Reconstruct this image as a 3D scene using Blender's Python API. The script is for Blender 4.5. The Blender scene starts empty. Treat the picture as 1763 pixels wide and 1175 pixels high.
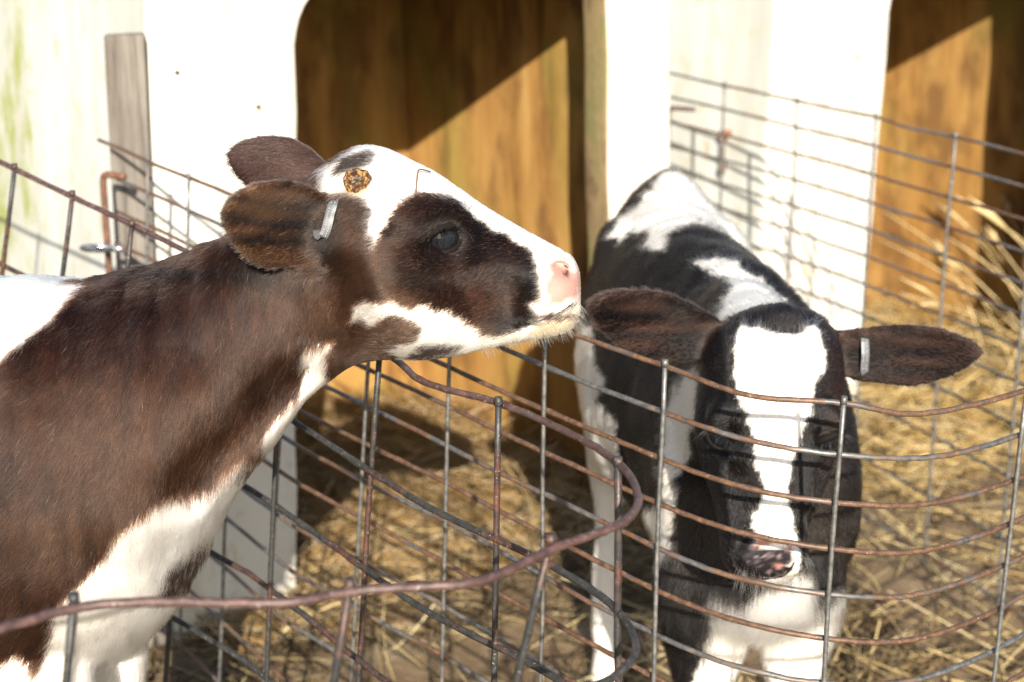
import bpy, bmesh, math, random
import numpy as np
from mathutils import Vector, Quaternion
from mathutils.bvhtree import BVHTree

rng = np.random.default_rng(7)
random.seed(7)
S = bpy.context.scene
R = math.radians

# ------------------------------------------------------------------ camera
PITCH, CAMH, LENS = 15.0, 1.30, 55.0
cd = bpy.data.cameras.new('camera'); cam = bpy.data.objects.new('camera', cd)
S.collection.objects.link(cam); S.camera = cam
cd.lens = LENS; cd.sensor_width = 36.0; cd.clip_end = 2000; cd.clip_start = 0.05
cam.location = (0, 0, CAMH); cam.rotation_euler = (R(90 - PITCH), 0, 0)
cd.dof.use_dof = True; cd.dof.focus_distance = 1.53; cd.dof.aperture_fstop = 5.2
# ------------------------------------------------------------------ sky, sun, exposure
SUN_AZ, SUN_EL = 4.5, 23.0          # degrees right of straight behind the camera; height
w = bpy.data.worlds.new('World'); S.world = w; w.use_nodes = True
nt = w.node_tree; bg = nt.nodes['Background']
sky = nt.nodes.new('ShaderNodeTexSky'); sky.sky_type = 'NISHITA'; sky.sun_disc = False
sky.sun_elevation = R(SUN_EL); sky.sun_rotation = R(180 - SUN_AZ)
nt.links.new(sky.outputs[0], bg.inputs[0]); bg.inputs[1].default_value = 0.088
sl = bpy.data.lights.new('sun', 'SUN'); sl.energy = 4.6; sl.angle = R(0.53); sl.color = (1.0, 0.92, 0.79)
so = bpy.data.objects.new('sun', sl); S.collection.objects.link(so)
SUN = Vector((math.sin(R(SUN_AZ)) * math.cos(R(SUN_EL)), -math.cos(R(SUN_AZ)) * math.cos(R(SUN_EL)), math.sin(R(SUN_EL))))
so.rotation_euler = SUN.to_track_quat('Z', 'Y').to_euler(); so.location = (2, -4, 4)
S.view_settings.view_transform = 'Standard'; S.view_settings.look = 'None'
S.view_settings.exposure = 1.1; S.view_settings.gamma = 1.0; S.view_settings.use_curve_mapping = False
S.render.engine = 'CYCLES'
S.cycles_curves.shape = 'RIBBONS'; S.cycles.use_denoising = True; S.cycles.denoiser = 'OPENIMAGEDENOISE'; S.cycles.denoising_input_passes = 'RGB_ALBEDO_NORMAL'; S.cycles.denoising_prefilter = 'NONE'; S.cycles.use_adaptive_sampling = False; S.cycles.sample_clamp_indirect = 3.0
S.cycles.max_bounces = 10; S.cycles.diffuse_bounces = 2; S.cycles.glossy_bounces = 5

# ------------------------------------------------------------------ measuring helpers
FPX = LENS / 36.0 * 1763.0
sp, cp = math.sin(R(PITCH)), math.cos(R(PITCH))
FWD = np.array((0, cp, -sp)); UPV = np.array((0, sp, cp)); RT = np.array((1.0, 0, 0)); CAM = np.array((0, 0, CAMH))
def ray(px, py):
    d = FWD + RT * ((px - 881.5) / FPX) + UPV * ((587.5 - py) / FPX)
    return d
def at(px, py, Y):
    d = ray(px, py); return CAM + d * (Y / d[1])
def atz(px, py, z):
    d = ray(px, py); return CAM + d * ((z - CAMH) / d[2])

# ------------------------------------------------------------------ object helpers
C = S.collection
def wloc(o):
    p = np.zeros(3)
    while o is not None:
        p = p + np.array(o.location); o = o.parent
    return p
def tag(o, label=None, cat=None, group=None, kind=None):
    if label: o['label'] = label
    if cat: o['category'] = cat
    if group: o['group'] = group
    if kind: o['kind'] = kind
    return o
def thing(name, loc, label, cat, group=None):
    o = bpy.data.objects.new(name, None); C.objects.link(o); o.location = loc; o.empty_display_size = 0.1
    return tag(o, label, cat, group)
def mk(name, V, F, mat, parent=None, smooth=True, loc=None):
    """one mesh object from world-space vertices"""
    me = bpy.data.meshes.new(name)
    base = wloc(parent) if parent is not None else (np.array(loc) if loc is not None else np.zeros(3))
    V = np.asarray(V, float) - base
    me.from_pydata(V.tolist(), [], [list(map(int, f)) for f in F])
    o = bpy.data.objects.new(name, me); C.objects.link(o)
    if parent is not None: o.parent = parent
    elif loc is not None: o.location = loc
    for m in (mat if isinstance(mat, (list, tuple)) else [mat]): me.materials.append(m)
    if smooth: me.polygons.foreach_set('use_smooth', [True] * len(me.polygons))
    me.update(); return o
def catmull(P, n):
    P = np.asarray(P, float); m = len(P)
    Q = np.vstack([2 * P[0] - P[1], P, 2 * P[-1] - P[-2]])
    t = np.linspace(0, m - 1, n); i = np.minimum(t.astype(int), m - 2); f = (t - i)[:, None]
    a, b, c, d = Q[i], Q[i + 1], Q[i + 2], Q[i + 3]
    return 0.5 * (2 * b + (c - a) * f + (2 * a - 5 * b + 4 * c - d) * f ** 2 + (3 * b - a - 3 * c + d) * f ** 3)
class MB:
    def __init__(s): s.V = []; s.F = []; s.M = []
    def add(s, V, F, m=0):
        k = len(s.V); s.V += [tuple(v) for v in V]; s.F += [tuple(i + k for i in f) for f in F]; s.M += [m] * len(F)
    def tube(s, P, r, n=8, m=0, cap=True, wob=0.0):
        P = np.asarray(P, float); k = len(P)
        r = np.broadcast_to(np.asarray(r, float), (k,)).copy()
        if wob: r *= 1 + wob * rng.standard_normal(k)
        T = np.gradient(P, axis=0); T /= np.linalg.norm(T, axis=1)[:, None] + 1e-12
        a = np.array((0, 0, 1.0)) if abs(T[0][2]) < .9 else np.array((1.0, 0, 0))
        u = np.cross(T[0], a); u /= np.linalg.norm(u); V = []
        for i in range(k):
            u = u - T[i] * u.dot(T[i]); u /= np.linalg.norm(u) + 1e-12; v = np.cross(T[i], u)
            for j in range(n):
                an = 2 * math.pi * j / n; V.append(P[i] + r[i] * (u * math.cos(an) + v * math.sin(an)))
        F = [(i * n + j, i * n + (j + 1) % n, (i + 1) * n + (j + 1) % n, (i + 1) * n + j) for i in range(k - 1) for j in range(n)]
        if cap: F += [tuple(range(n))[::-1], tuple((k - 1) * n + j for j in range(n))]
        s.add(V, F, m)
    def hexa(s, b, m=0):  # 8 points: bottom 4 ccw, top 4 ccw
        s.add(b, [(3, 2, 1, 0), (4, 5, 6, 7), (0, 1, 5, 4), (1, 2, 6, 5), (2, 3, 7, 6), (3, 0, 4, 7)], m)
    def build(s, name, mat, parent=None, smooth=True, loc=None):
        o = mk(name, np.array(s.V), s.F, mat, parent, smooth, loc)
        o.data.polygons.foreach_set('material_index', s.M); return o
def vnoise(P, freq, seed=0):
    """value noise in -1..1"""
    Q = np.asarray(P, float) * np.asarray(freq, float) + seed * 17.31
    i = np.floor(Q).astype(np.int64); f = Q - i; f = f * f * (3 - 2 * f); out = 0
    for dx in (0, 1):
        for dy in (0, 1):
            for dz in (0, 1):
                h = ((i[:, 0] + dx) * 374761393 + (i[:, 1] + dy) * 668265263 + (i[:, 2] + dz) * 2147483647 + seed * 974711) & 0x7fffffff
                h = ((h ^ (h >> 13)) * 1274126177) & 0x7fffffff
                h = ((h ^ (h >> 16)) & 0xffff) / 32767.5 - 1.0
                wgt = (f[:, 0] if dx else 1 - f[:, 0]) * (f[:, 1] if dy else 1 - f[:, 1]) * (f[:, 2] if dz else 1 - f[:, 2])
                out = out + h * wgt
    return out
def sd_poly(U, poly):
    """signed distance, negative inside"""
    poly = np.asarray(poly, float); d = np.full(len(U), 1e9); ins = np.zeros(len(U), bool); n = len(poly)
    for k in range(n):
        a, b = poly[k], poly[(k + 1) % n]; e = b - a; wv = U - a
        t = np.clip((wv @ e) / (e @ e + 1e-12), 0, 1); q = wv - t[:, None] * e
        d = np.minimum(d, (q * q).sum(1))
        c = ((a[1] <= U[:, 1]) & (b[1] > U[:, 1])) | ((b[1] <= U[:, 1]) & (a[1] > U[:, 1]))
        xc = a[0] + (U[:, 1] - a[1]) / (b[1] - a[1] + 1e-12) * (b[0] - a[0])
        ins ^= c & (U[:, 0] < xc)
    d = np.sqrt(d); d[ins] *= -1; return d

# ------------------------------------------------------------------ materials
def newmat(name):
    m = bpy.data.materials.new(name); m.use_nodes = True
    return m, m.node_tree, m.node_tree.nodes['Principled BSDF']
def N(t, typ, **kw):
    n = t.nodes.new(typ)
    for k, v in kw.items():
        if k.startswith('i_'): n.inputs[int(k[2:])].default_value = v
        else: setattr(n, k, v)
    return n
def noise(t, vec, scale, detail=4, rough=.55):
    n = t.nodes.new('ShaderNodeTexNoise'); n.inputs['Scale'].default_value = scale; n.inputs['Detail'].default_value = detail
    n.inputs['Roughness'].default_value = rough
    if vec is not None: t.links.new(vec, n.inputs['Vector'])
    return n.outputs['Fac']
def ramp(t, fac, stops):
    n = t.nodes.new('ShaderNodeValToRGB'); el = n.color_ramp.elements
    while len(el) < len(stops): el.new(.5)
    for e, (p, c) in zip(el, stops): e.position = p; e.color = (*c, 1) if len(c) == 3 else c
    t.links.new(fac, n.inputs[0]); return n.outputs[0]
def mix(t, fac, a, b, blend='MIX'):
    n = t.nodes.new('ShaderNodeMix'); n.data_type = 'RGBA'; n.blend_type = blend
    for sock, v in ((n.inputs[0], fac), (n.inputs[6], a), (n.inputs[7], b)):
        if hasattr(v, 'is_output'): t.links.new(v, sock)
        elif isinstance(v, (int, float)): sock.default_value = v
        else: sock.default_value = (*v, 1)
    return n.outputs[2]
def stretched(t, scale, coord='Object'):
    tc = t.nodes.new('ShaderNodeTexCoord'); mp = t.nodes.new('ShaderNodeMapping'); mp.inputs['Scale'].default_value = scale
    t.links.new(tc.outputs[coord], mp.inputs[0]); return mp.outputs[0]
def bump(t, b, h, strength=.3, dist=.01):
    n = t.nodes.new('ShaderNodeBump'); n.inputs['Strength'].default_value = strength; n.inputs['Distance'].default_value = dist
    t.links.new(h, n.inputs['Height']); t.links.new(n.outputs[0], b.inputs['Normal'])
G3 = lambda v: (v, v, v)

def wire_mat(name, rust, tone=(.112, .060, .036), grey=1.0):
    m, t, b = newmat(name); v = stretched(t, (1, 1, 1))
    big = noise(t, v, 9, 3); fine = noise(t, v, 120, 5); pit = noise(t, v, 420, 2)
    rc = ramp(t, fine, [(.3, tuple(c * .55 for c in tone)), (.52, tone), (.72, (tone[0] * 1.7, tone[1] * 1.75, tone[2] * 1.6))])
    gc = ramp(t, fine, [(.3, G3(.10 * grey)), (.55, (.20 * grey, .20 * grey, .195 * grey)), (.75, (.32 * grey, .32 * grey, .30 * grey))])
    add = N(t, 'ShaderNodeMath', operation='ADD'); t.links.new(big, add.inputs[0])
    mm = N(t, 'ShaderNodeMath', operation='MULTIPLY'); t.links.new(fine, mm.inputs[0]); mm.inputs[1].default_value = .45
    t.links.new(mm.outputs[0], add.inputs[1])
    c0 = 1.0 - rust * .52
    f = ramp(t, add.outputs[0], [(max(0, c0 - .07), G3(0)), (min(1, c0 + .07), G3(1))])
    col = mix(t, f, gc, rc)
    spot = ramp(t, pit, [(.66, G3(0)), (.72, G3(1))])
    col = mix(t, spot, col, (.30, .27, .24))
    t.links.new(col, b.inputs['Base Color'])
    met = ramp(t, f, [(0, G3(.65 if grey > .5 else .25)), (1, G3(.05))]); t.links.new(met, b.inputs['Metallic'])
    b.inputs['Roughness'].default_value = .5
    bump(t, b, fine, .35, .0012); return m
W_RUST = wire_mat('rusted wire', .90); W_PURPLE = wire_mat('old rusted wire', .98, (.080, .044, .040))
W_MIX = wire_mat('half rusted wire', .50); W_GALV = wire_mat('galvanised wire', .16)
W_DARK = wire_mat('dark steel wire', .40, (.075, .032, .024), .22)
W_ORANGE = wire_mat('orange rust', 1.0, (.14, .064, .036))

def shell_mat(name, moss):
    m, t, b = newmat(name); v = stretched(t, (1, 1, .16)); v1 = stretched(t, (1, 1, .45))
    a = noise(t, v, 9, 6); s2 = noise(t, v1, 22, 6, .7); s3 = noise(t, v1, 4.2, 5)
    base = ramp(t, a, [(.3, (.52, .48, .38)), (.46, (.62, .60, .545)), (.7, (.68, .67, .635))])
    if moss > .5: base = ramp(t, a, [(.3, (.42, .42, .385)), (.5, (.52, .525, .49)), (.72, (.60, .605, .58))])
    d = ramp(t, s2, [(.32, G3(1)), (.46, G3(0))])
    col = mix(t, d, base, (.44, .41, .32) if moss > .5 else (.50, .44, .31))
    sc = ramp(t, noise(t, v1, 60, 3), [(.70, G3(0)), (.76, G3(1))]); col = mix(t, sc, col, (.42, .36, .26))
    if moss > .5:
        mul = N(t, 'ShaderNodeMath', operation='MULTIPLY'); t.links.new(s3, mul.inputs[0]); t.links.new(s2, mul.inputs[1])
        tc = t.nodes.new('ShaderNodeTexCoord'); sx = t.nodes.new('ShaderNodeSeparateXYZ'); t.links.new(tc.outputs['Object'], sx.inputs[0])
        far = ramp(t, sx.outputs['Y'], [(.30, G3(.45)), (.75, G3(1.12))]); m2 = N(t, 'ShaderNodeMath', operation='MULTIPLY'); t.links.new(mul.outputs[0], m2.inputs[0]); t.links.new(far, m2.inputs[1]); mul = m2
        f = ramp(t, mul.outputs[0], [(.20, G3(0)), (.30, G3(.85))])
        col = mix(t, f, col, (.27, .30, .05))
    t.links.new(col, b.inputs['Base Color']); b.inputs['Roughness'].default_value = .5
    bump(t, b, s2, .15, .004); return m
SHELL = shell_mat('weathered white shell', 0); SHELL_MOSS = shell_mat('mossy white shell', 1)
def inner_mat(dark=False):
    m, t, b = newmat('shade-darkened shell inside' if dark else 'stained shell inside'); v = stretched(t, (1, 1, .12)); v1 = stretched(t, (1, 1, .5))
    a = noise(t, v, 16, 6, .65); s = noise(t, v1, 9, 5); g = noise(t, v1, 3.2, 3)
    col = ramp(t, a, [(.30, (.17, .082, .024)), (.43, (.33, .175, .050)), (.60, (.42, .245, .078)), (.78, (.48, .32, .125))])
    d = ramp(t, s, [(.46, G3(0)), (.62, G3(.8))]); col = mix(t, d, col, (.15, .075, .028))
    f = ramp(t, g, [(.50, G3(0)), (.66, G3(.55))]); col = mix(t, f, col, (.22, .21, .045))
    if dark: col = mix(t, 1.0, col, (.13, .12, .12), 'MULTIPLY')  # same stains multiplied darker: deeper interior shade put into the base colour
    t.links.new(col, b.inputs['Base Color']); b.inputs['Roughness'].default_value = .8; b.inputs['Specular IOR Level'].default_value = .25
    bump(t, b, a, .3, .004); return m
INNER = inner_mat(); INNER_SHADE = inner_mat(True)
def edge_mat():
    m, t, b = newmat('worn shell edge'); v = stretched(t, (1, 1, .3)); a = noise(t, v, 26, 6, .7)
    t.links.new(ramp(t, a, [(.35, (.10, .065, .03)), (.5, (.24, .17, .085)), (.6, (.15, .14, .05)), (.75, (.34, .27, .17))]), b.inputs['Base Color'])
    b.inputs['Roughness'].default_value = .8; bump(t, b, a, .4, .004); return m
EDGE = edge_mat()
def wood_mat():
    m, t, b = newmat('weathered grey wood'); v = stretched(t, (1, 1, .06)); a = noise(t, v, 70, 6, .7); c = noise(t, stretched(t, (1, 1, .3)), 12, 4)
    col = ramp(t, a, [(.3, (.07, .058, .048)), (.5, (.16, .14, .12)), (.72, (.26, .24, .21))])
    col = mix(t, ramp(t, c, [(.5, G3(0)), (.7, G3(.6))]), col, (.09, .075, .06))
    t.links.new(col, b.inputs['Base Color']); b.inputs['Roughness'].default_value = .9; bump(t, b, a, .6, .004); return m
WOOD = wood_mat()
def ground_mat():
    m, t, b = newmat('trodden earth'); v = stretched(t, (1, 1, 1)); a = noise(t, v, 5, 8, .65); f = noise(t, v, 55, 6, .7)
    col = ramp(t, a, [(.3, (.07, .048, .032)), (.46, (.155, .102, .060)), (.58, (.25, .18, .11)), (.70, (.37, .30, .21))])
    col = mix(t, ramp(t, f, [(.4, G3(0)), (.65, G3(.6))]), col, (.25, .17, .075))
    t.links.new(col, b.inputs['Base Color']); b.inputs['Roughness'].default_value = .9; bump(t, b, f, .7, .02); return m
GROUND = ground_mat()
def attr_mat(name, attr, rough=.6, spec=.3, sss=0):
    m, t, b = newmat(name); n = N(t, 'ShaderNodeAttribute', attribute_name=attr); t.links.new(n.outputs['Color'], b.inputs['Base Color'])
    b.inputs['Roughness'].default_value = rough; b.inputs['Specular IOR Level'].default_value = spec
    return m, t, b
HIDE, ht, hb = attr_mat('hide', 'coat_col', .65, .25)
fn = noise(ht, stretched(ht, (1, 1, 1)), 300, 3); bump(ht, hb, fn, .25, .002)
STRAW, st_, sb_ = attr_mat('straw', 'straw_col', .55, .35)
def hair_mat():
    m = bpy.data.materials.new('coat hair'); m.use_nodes = True; t = m.node_tree; t.nodes.clear()
    o = t.nodes.new('ShaderNodeOutputMaterial'); h = t.nodes.new('ShaderNodeBsdfHairPrincipled'); h.model = 'CHIANG'; h.parametrization = 'COLOR'
    a = N(t, 'ShaderNodeAttribute', attribute_name='hair_col'); t.links.new(a.outputs['Color'], h.inputs['Color'])
    h.inputs['Roughness'].default_value = .30; h.inputs['Radial Roughness'].default_value = .55; h.inputs['Coat'].default_value = .0
    h.inputs['Random Roughness'].default_value = .3; h.inputs['IOR'].default_value = 1.42
    t.links.new(h.outputs[0], o.inputs[0]); return m
HAIR = hair_mat()
def plain(name, col, rough=.5, metal=0.0, nscale=60, var=.35, spec=.5):
    m, t, b = newmat(name); a = noise(t, stretched(t, (1, 1, 1)), nscale, 4)
    t.links.new(ramp(t, a, [(.3, tuple(c * (1 - var) for c in col)), (.7, tuple(min(1, c * (1 + var)) for c in col))]), b.inputs['Base Color'])
    b.inputs['Roughness'].default_value = rough; b.inputs['Metallic'].default_value = metal; b.inputs['Specular IOR Level'].default_value = spec; return m
EYE = plain('dark eye', (.007, .008, .011), .035, 0, 90, .5, .38)
LID = plain('eyelid skin', (.009, .007, .006), .75, 0, 120, .3, .08)
TAGM = plain('aluminium tag', (.125, .13, .14), .5, .35, 200, .12)
STAMP = plain('stamped dots', (.36, .37, .38), .4, .3, 100, .1)
NOSE_D = plain('nostril lining', (.016, .007, .007), .45)
HOOF = plain('hoof horn', (.06, .05, .04), .5)
CHROME = plain('galvanised clip', (.55, .56, .58), .25, .9, 40, .2)
def scab_mat():
    m, t, b = newmat('healing horn bud'); v = stretched(t, (1, 1, 1)); a = noise(t, v, 230, 5, .7); c = noise(t, v, 90, 3)
    col = ramp(t, a, [(.38, (.012, .006, .003)), (.47, (.10, .035, .008)), (.54, (.42, .22, .06)), (.66, (.62, .42, .16))])
    t.links.new(mix(t, ramp(t, c, [(.5, G3(0)), (.6, G3(.8))]), col, (.03, .012, .006)), b.inputs['Base Color'])
    b.inputs['Roughness'].default_value = .6; bump(t, b, a, 1.0, .004); return m
SCAB = scab_mat()

# ------------------------------------------------------------------ ground
def axis(lo, hi, step, far):
    a = np.arange(lo, hi + 1e-6, step); g = []; s = step
    while True:
        s *= 1.45
        g.append(s)
        if sum(g) > far: break
    g = np.cumsum(g); return np.concatenate([(lo - g)[::-1], a, hi + g])
def ground_h(x, y):
    P = np.stack([x, y, x * 0], 1); k = np.clip(1.5 - np.abs(y - 2.5) / 6, 0, 1)
    return k * (.010 * vnoise(P, 9, 1) + .005 * vnoise(P, 31, 2) + .018 * vnoise(P, 2.3, 3)) - .012
gx, gy = axis(-1.2, 2.4, .025, 300), axis(.6, 4.8, .025, 300)
XX, YY = np.meshgrid(gx, gy); V = np.stack([XX.ravel(), YY.ravel(), ground_h(XX.ravel(), YY.ravel())], 1)
nx, ny = len(gx), len(gy); I = np.arange(nx * ny).reshape(ny, nx)
F = np.stack([I[:-1, :-1], I[:-1, 1:], I[1:, 1:], I[1:, :-1]], -1).reshape(-1, 4)
tag(mk('ground', V, F, GROUND), 'bare trodden brown earth of the calf yard', 'ground', kind='structure')

# ------------------------------------------------------------------ calf hutches
HA = 39.0
def hutch(corner, label, dl, dr, W, D=.90, H=1.38, dh=1.205):
    root = thing('calf_hutch', (corner[0], corner[1], 0), label, 'calf hutch', 'white calf hutches in a row')
    root.rotation_euler = (0, 0, R(HA)); fl = .045
    ca, sa = math.cos(R(HA)), math.sin(R(HA)); o0 = np.array((corner[0], corner[1], 0))
    xl = lambda z: -fl * (1 - z); xr = lambda z: W + fl * (1 - z)
    dxl = lambda z: dl - fl * .9 * (1 - z); dxr = lambda z: dr + fl * .9 * (1 - z)
    def part(name, mb, mat, smooth=False, bev=0):
        me_o = MB(); me_o.V = mb.V; me_o.F = mb.F; me_o.M = mb.M
        o = mk(name, np.array(mb.V), mb.F, mat, None, smooth); o.data.polygons.foreach_set('material_index', mb.M); o.parent = root
        if bev:
            b = o.modifiers.new('bevel', 'BEVEL'); b.width = bev; b.segments = 3; b.limit_method = 'ANGLE'; b.angle_limit = R(40)
            o.data.polygons.foreach_set('use_smooth', [True] * len(o.data.polygons))
        return o
    # front: an upside-down U with rounded door corners
    r = .12; T = .075; loop = [(xl(0), 0), (dxl(0), 0)]
    for k in range(9): z = (dh - r) * (k + 1) / 9.0; loop.append((dxl(z) + .003 * math.sin(k * 2.1), z))
    cl = (dxl(dh - r) + r, dh - r); r2 = .05; cr = (dxr(dh - r2) - r2, dh - r2)
    for k in range(1, 9): a = math.pi - k * math.pi / 16; loop.append((cl[0] + r * math.cos(a), cl[1] + r * math.sin(a)))
    for k in range(0, 8): a = math.pi / 2 - k * math.pi / 16; loop.append((cr[0] + r2 * math.cos(a), cr[1] + r2 * math.sin(a)))
    for k in range(9): z = (dh - r2) * (9 - k) / 9.0; loop.append((dxr(z) + .003 * math.sin(k * 1.7), z))
    loop += [(dxr(0), 0), (xr(0), 0), (xr(H), H), (xl(H), H)]
    n = len(loop); mb = MB()
    mb.add([(x, 0, z) for x, z in loop] + [(x, T, z) for x, z in loop], [tuple(range(n)), tuple(range(n, 2 * n))[::-1]], 0)
    mb.M[1] = 1
    for k in range(n):
        q = (k + 1) % n; mb.F.append((q, k, k + n, q + n)); mb.M.append(2 if 0 < k < n - 4 else 0)
    part('front_panel', mb, [SHELL, INNER_SHADE, EDGE], bev=.008)
    # side walls, back, roof
    th = .022
    for sgn in (0, 1):
        mb = MB()
        if sgn == 0: f = lambda z, e: xl(z) - .003 + e
        else: f = lambda z, e: xr(z) + .003 - e
        y0, y1 = .014, D; K = 8
        for k in range(K):
            z0, z1 = H * k / K, H * (k + 1) / K
            a = [(f(z0, 0), y0, z0), (f(z0, 0), y1, z0), (f(z1, 0), y1, z1), (f(z1, 0), y0, z1)]
            c = [(f(z0, th), y0, z0), (f(z0, th), y1, z0), (f(z1, th), y1, z1), (f(z1, th), y0, z1)]
            mb.add(a, [(0, 1, 2, 3)] if sgn == 1 else [(3, 2, 1, 0)], 0); mb.add(c, [(3, 2, 1, 0)] if sgn == 1 else [(0, 1, 2, 3)], 1)
        mb.hexa([(f(0, th * .3), y1 - .001, 0), (f(0, th * .7), y1 - .001, 0), (f(0, th * .7), y1, 0), (f(0, th * .3), y1, 0),
                 (f(H, th * .3), y1 - .001, H), (f(H, th * .7), y1 - .001, H), (f(H, th * .7), y1, H), (f(H, th * .3), y1, H)], 0)
        part('side_wall', mb, [SHELL_MOSS, INNER_SHADE if sgn == 0 else INNER])
    mb = MB(); mb.add([(xl(0), D + .02, 0), (xr(0), D + .02, 0), (xr(H), D + .02, H), (xl(H), D + .02, H)], [(0, 1, 2, 3)][::-1], 0)
    mb.add([(xl(0) + th - .012, D - .002, 0), (xr(0) - th + .012, D - .002, 0), (xr(H) - th + .012, D - .002, H), (xl(H) + th - .012, D - .002, H)], [(0, 1, 2, 3)], 1)
    part('back_wall', mb, [SHELL_MOSS, INNER])
    mb = MB(); K = 14; V1 = []; V2 = []
    for k in range(K + 1):
        u = k / K; x = xl(H) - .012 + (xr(H) - xl(H) + .024) * u; z = H + .004 + .17 * (1 - abs(2 * u - 1) ** 2.4)
        V1 += [(x, -.015, z), (x, D + .03, z)]; V2 += [(x, -.015, z - .02 if 0 < k < K else H + .002), (x, D + .03, z - .02 if 0 < k < K else H + .002)]
    q = [(2 * k, 2 * k + 2, 2 * k + 3, 2 * k + 1) for k in range(K)]
    mb.add(V1, q, 0); mb.add(V2, [f[::-1] for f in q], 1)
    for yy in (-.013, D + .028):   # gable ends
        P = [(V1[2 * k][0], yy, V1[2 * k][2] - .003) for k in range(K + 1)]; mb.add(P, [tuple(range(K + 1))], 0)
    part('roof', mb, [SHELL, INNER_SHADE], True)
    # pressed rib down the left front panel and along the jamb
    mb = MB()
    for (u0, u1) in ((.34, .42),):
        x0, x1 = dl * u0, dl * u1; e = .005
        P = lambda x, y, z: (x - fl * .9 * (1 - z), y, z)
        mb.hexa([P(x0 - .012, -.0006, 0), P(x0, -e, 0), P(x1, -e, 0), P(x1 + .03, -.0006, 0), P(x0 - .012, -.0006, H - .01), P(x0, -e, H - .01), P(x1, -e, H - .01), P(x1 + .03, -.0006, H - .01)], 0)
    part('front_rib', mb, SHELL, False)
    for (fx_, zz) in ((.18, 1.05), (.72, .98), (.70, .62), (.2, .55)):
        mb = MB(); q_ = np.array((dl * fx_ - fl * .9 * (1 - zz), 0, zz)); mb.tube([q_ + (0, .001, 0), q_ - (0, .0035, 0), q_ - (0, .005, 0)], [.0046, .0042, .002], 10); part('screw', mb, W_DARK, True)
    def world(x, y, z): return np.array((o0[0] + ca * x - sa * y, o0[1] + sa * x + ca * y, z))
    return root, world
c1 = at(255, 150, 2.68)
def along(px, py=150):   # distance along the row of fronts seen at this column
    d = ray(px, py); t = np.array((math.cos(R(HA)), math.sin(R(HA))))
    A = np.array([[t[0], -d[0]], [t[1], -d[1]]]); return np.linalg.solve(A, -c1[:2])[0]
h1, H1 = hutch(c1, 'white fibreglass calf hutch with a doorway, directly behind the two calves', along(512), along(1043), along(1152, 200), .99)
s2 = along(1332); c2 = c1 + s2 * np.array((math.cos(R(HA)), math.sin(R(HA)), 0))
h2, H2 = hutch(c2, 'white mossy calf hutch at the right edge with dry straw in its doorway', along(1524) - s2, along(1524) - s2 + .76, along(1524) - s2 + .97)

# ------------------------------------------------------------------ wire pens
def fence(name, label, top, drops, ups, rail_mats, up_mat, rr=.0031, ur=.0028, lean=None, nper=10, sag=0.0):
    """top: list of world points of the top rail; ups: parameter positions along it; lean: sideways shift per metre of drop"""
    top = np.asarray(top, float); n = (len(top) - 1) * nper + 1
    P = catmull(top, n); L = np.interp(np.linspace(0, len(top) - 1, n), np.arange(len(top)), lean if lean is not None else np.zeros(len(top)))
    root = thing(name, (P[n // 2][0], P[n // 2][1], 0), label, 'wire fence', 'wire calf pen fences')
    PS = P.copy(); pad = np.vstack([P[:1]] * 9 + [P] + [P[-1:]] * 9); PS = np.stack([np.convolve(pad[:, c], np.ones(19) / 19, 'valid') for c in range(3)], 1)
    T = np.gradient(P, axis=0); T[:, 2] = 0; T /= np.linalg.norm(T, axis=1)[:, None]
    NV = np.stack([T[:, 1], -T[:, 0], np.zeros(n)], 1)
    cum = np.concatenate([[0], np.cumsum(np.linalg.norm(np.diff(P, axis=0), axis=1))])
    for k, dz in enumerate(drops):
        Q = (P if k == 0 else PS).copy(); Q[:, 2] -= dz; Q[:, 0] += L * dz
        wv = np.stack([cum, np.full(n, k * 3.7), np.zeros(n)], 1)
        Q[:, 2] += .0025 * vnoise(wv, 7, 5) - sag * dz * 0; Q += NV * (.003 * vnoise(wv, 5, 9))[:, None]
        rad = np.full(n, rr); cr_ = [int(round(u * nper)) for u in ups if u * nper < n]; rad[np.clip(cr_, 0, n - 1)] *= rng.uniform(1.0, 1.22, len(cr_)); rad *= 1 + .05 * vnoise(wv, 30, 14)
        Q += .00022 * rng.standard_normal((n, 3))
        mb = MB(); mb.tube(Q, rad, 8, wob=.03); mb.build('rail', rail_mats[min(k, len(rail_mats) - 1)], root)
    for u in ups:
        i = u * nper; a = int(min(max(i, 0), n - 1.001)); f = min(i - a, 1.0)
        p = P[a] * (1 - f) + P[a + 1] * f; l = L[a]; nv = NV[a]
        zs = np.linspace(-.004, max(drops) + .03, 16)
        Q = np.stack([p[0] + l * zs, np.full(16, p[1]), p[2] - zs], 1) + nv * (rr + ur) * .82
        Q[:, 0] += .0025 * vnoise(np.stack([zs * 6, np.full(16, u * 9), zs * 0], 1), 1, 3)
        mb = MB(); mb.tube(Q, ur, 7, wob=.03)
        mb.tube([Q[0] + (0, 0, -.004), Q[0] + (0, 0, .0045)], ur * 1.25, 7)
        mb.build('upright', up_mat, root)
    return root, P
zA = .853
A_top = [at(-330, 114, 2.40), at(0, 278, 2.12), at(236, 390, 1.95), at(450, 499, 1.78), at(662, 607, 1.625), atz(730, 657, zA), atz(865, 697, zA), atz(1000, 755, zA), atz(1076, 808, zA), atz(1101, 858, zA),
         atz(1083, 893, zA), atz(1040, 915, zA), atz(960, 942, zA), atz(830, 1000, zA), atz(720, 1012, zA), atz(600, 1022, zA), atz(480, 1040, zA), atz(250, 1037, zA), atz(130, 1047, zA), atz(0, 1082, zA), atz(-160, 1122, zA), atz(-420, 1150, zA)]
A_lean = [-.2, -.19, -.17, -.08, -.09, -.06, -.02, .0, .04, .03, -.05, -.12, -.23, -.21, -.19, -.17, -.17, -.16, -.16, -.16, -.16, -.16]
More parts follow.
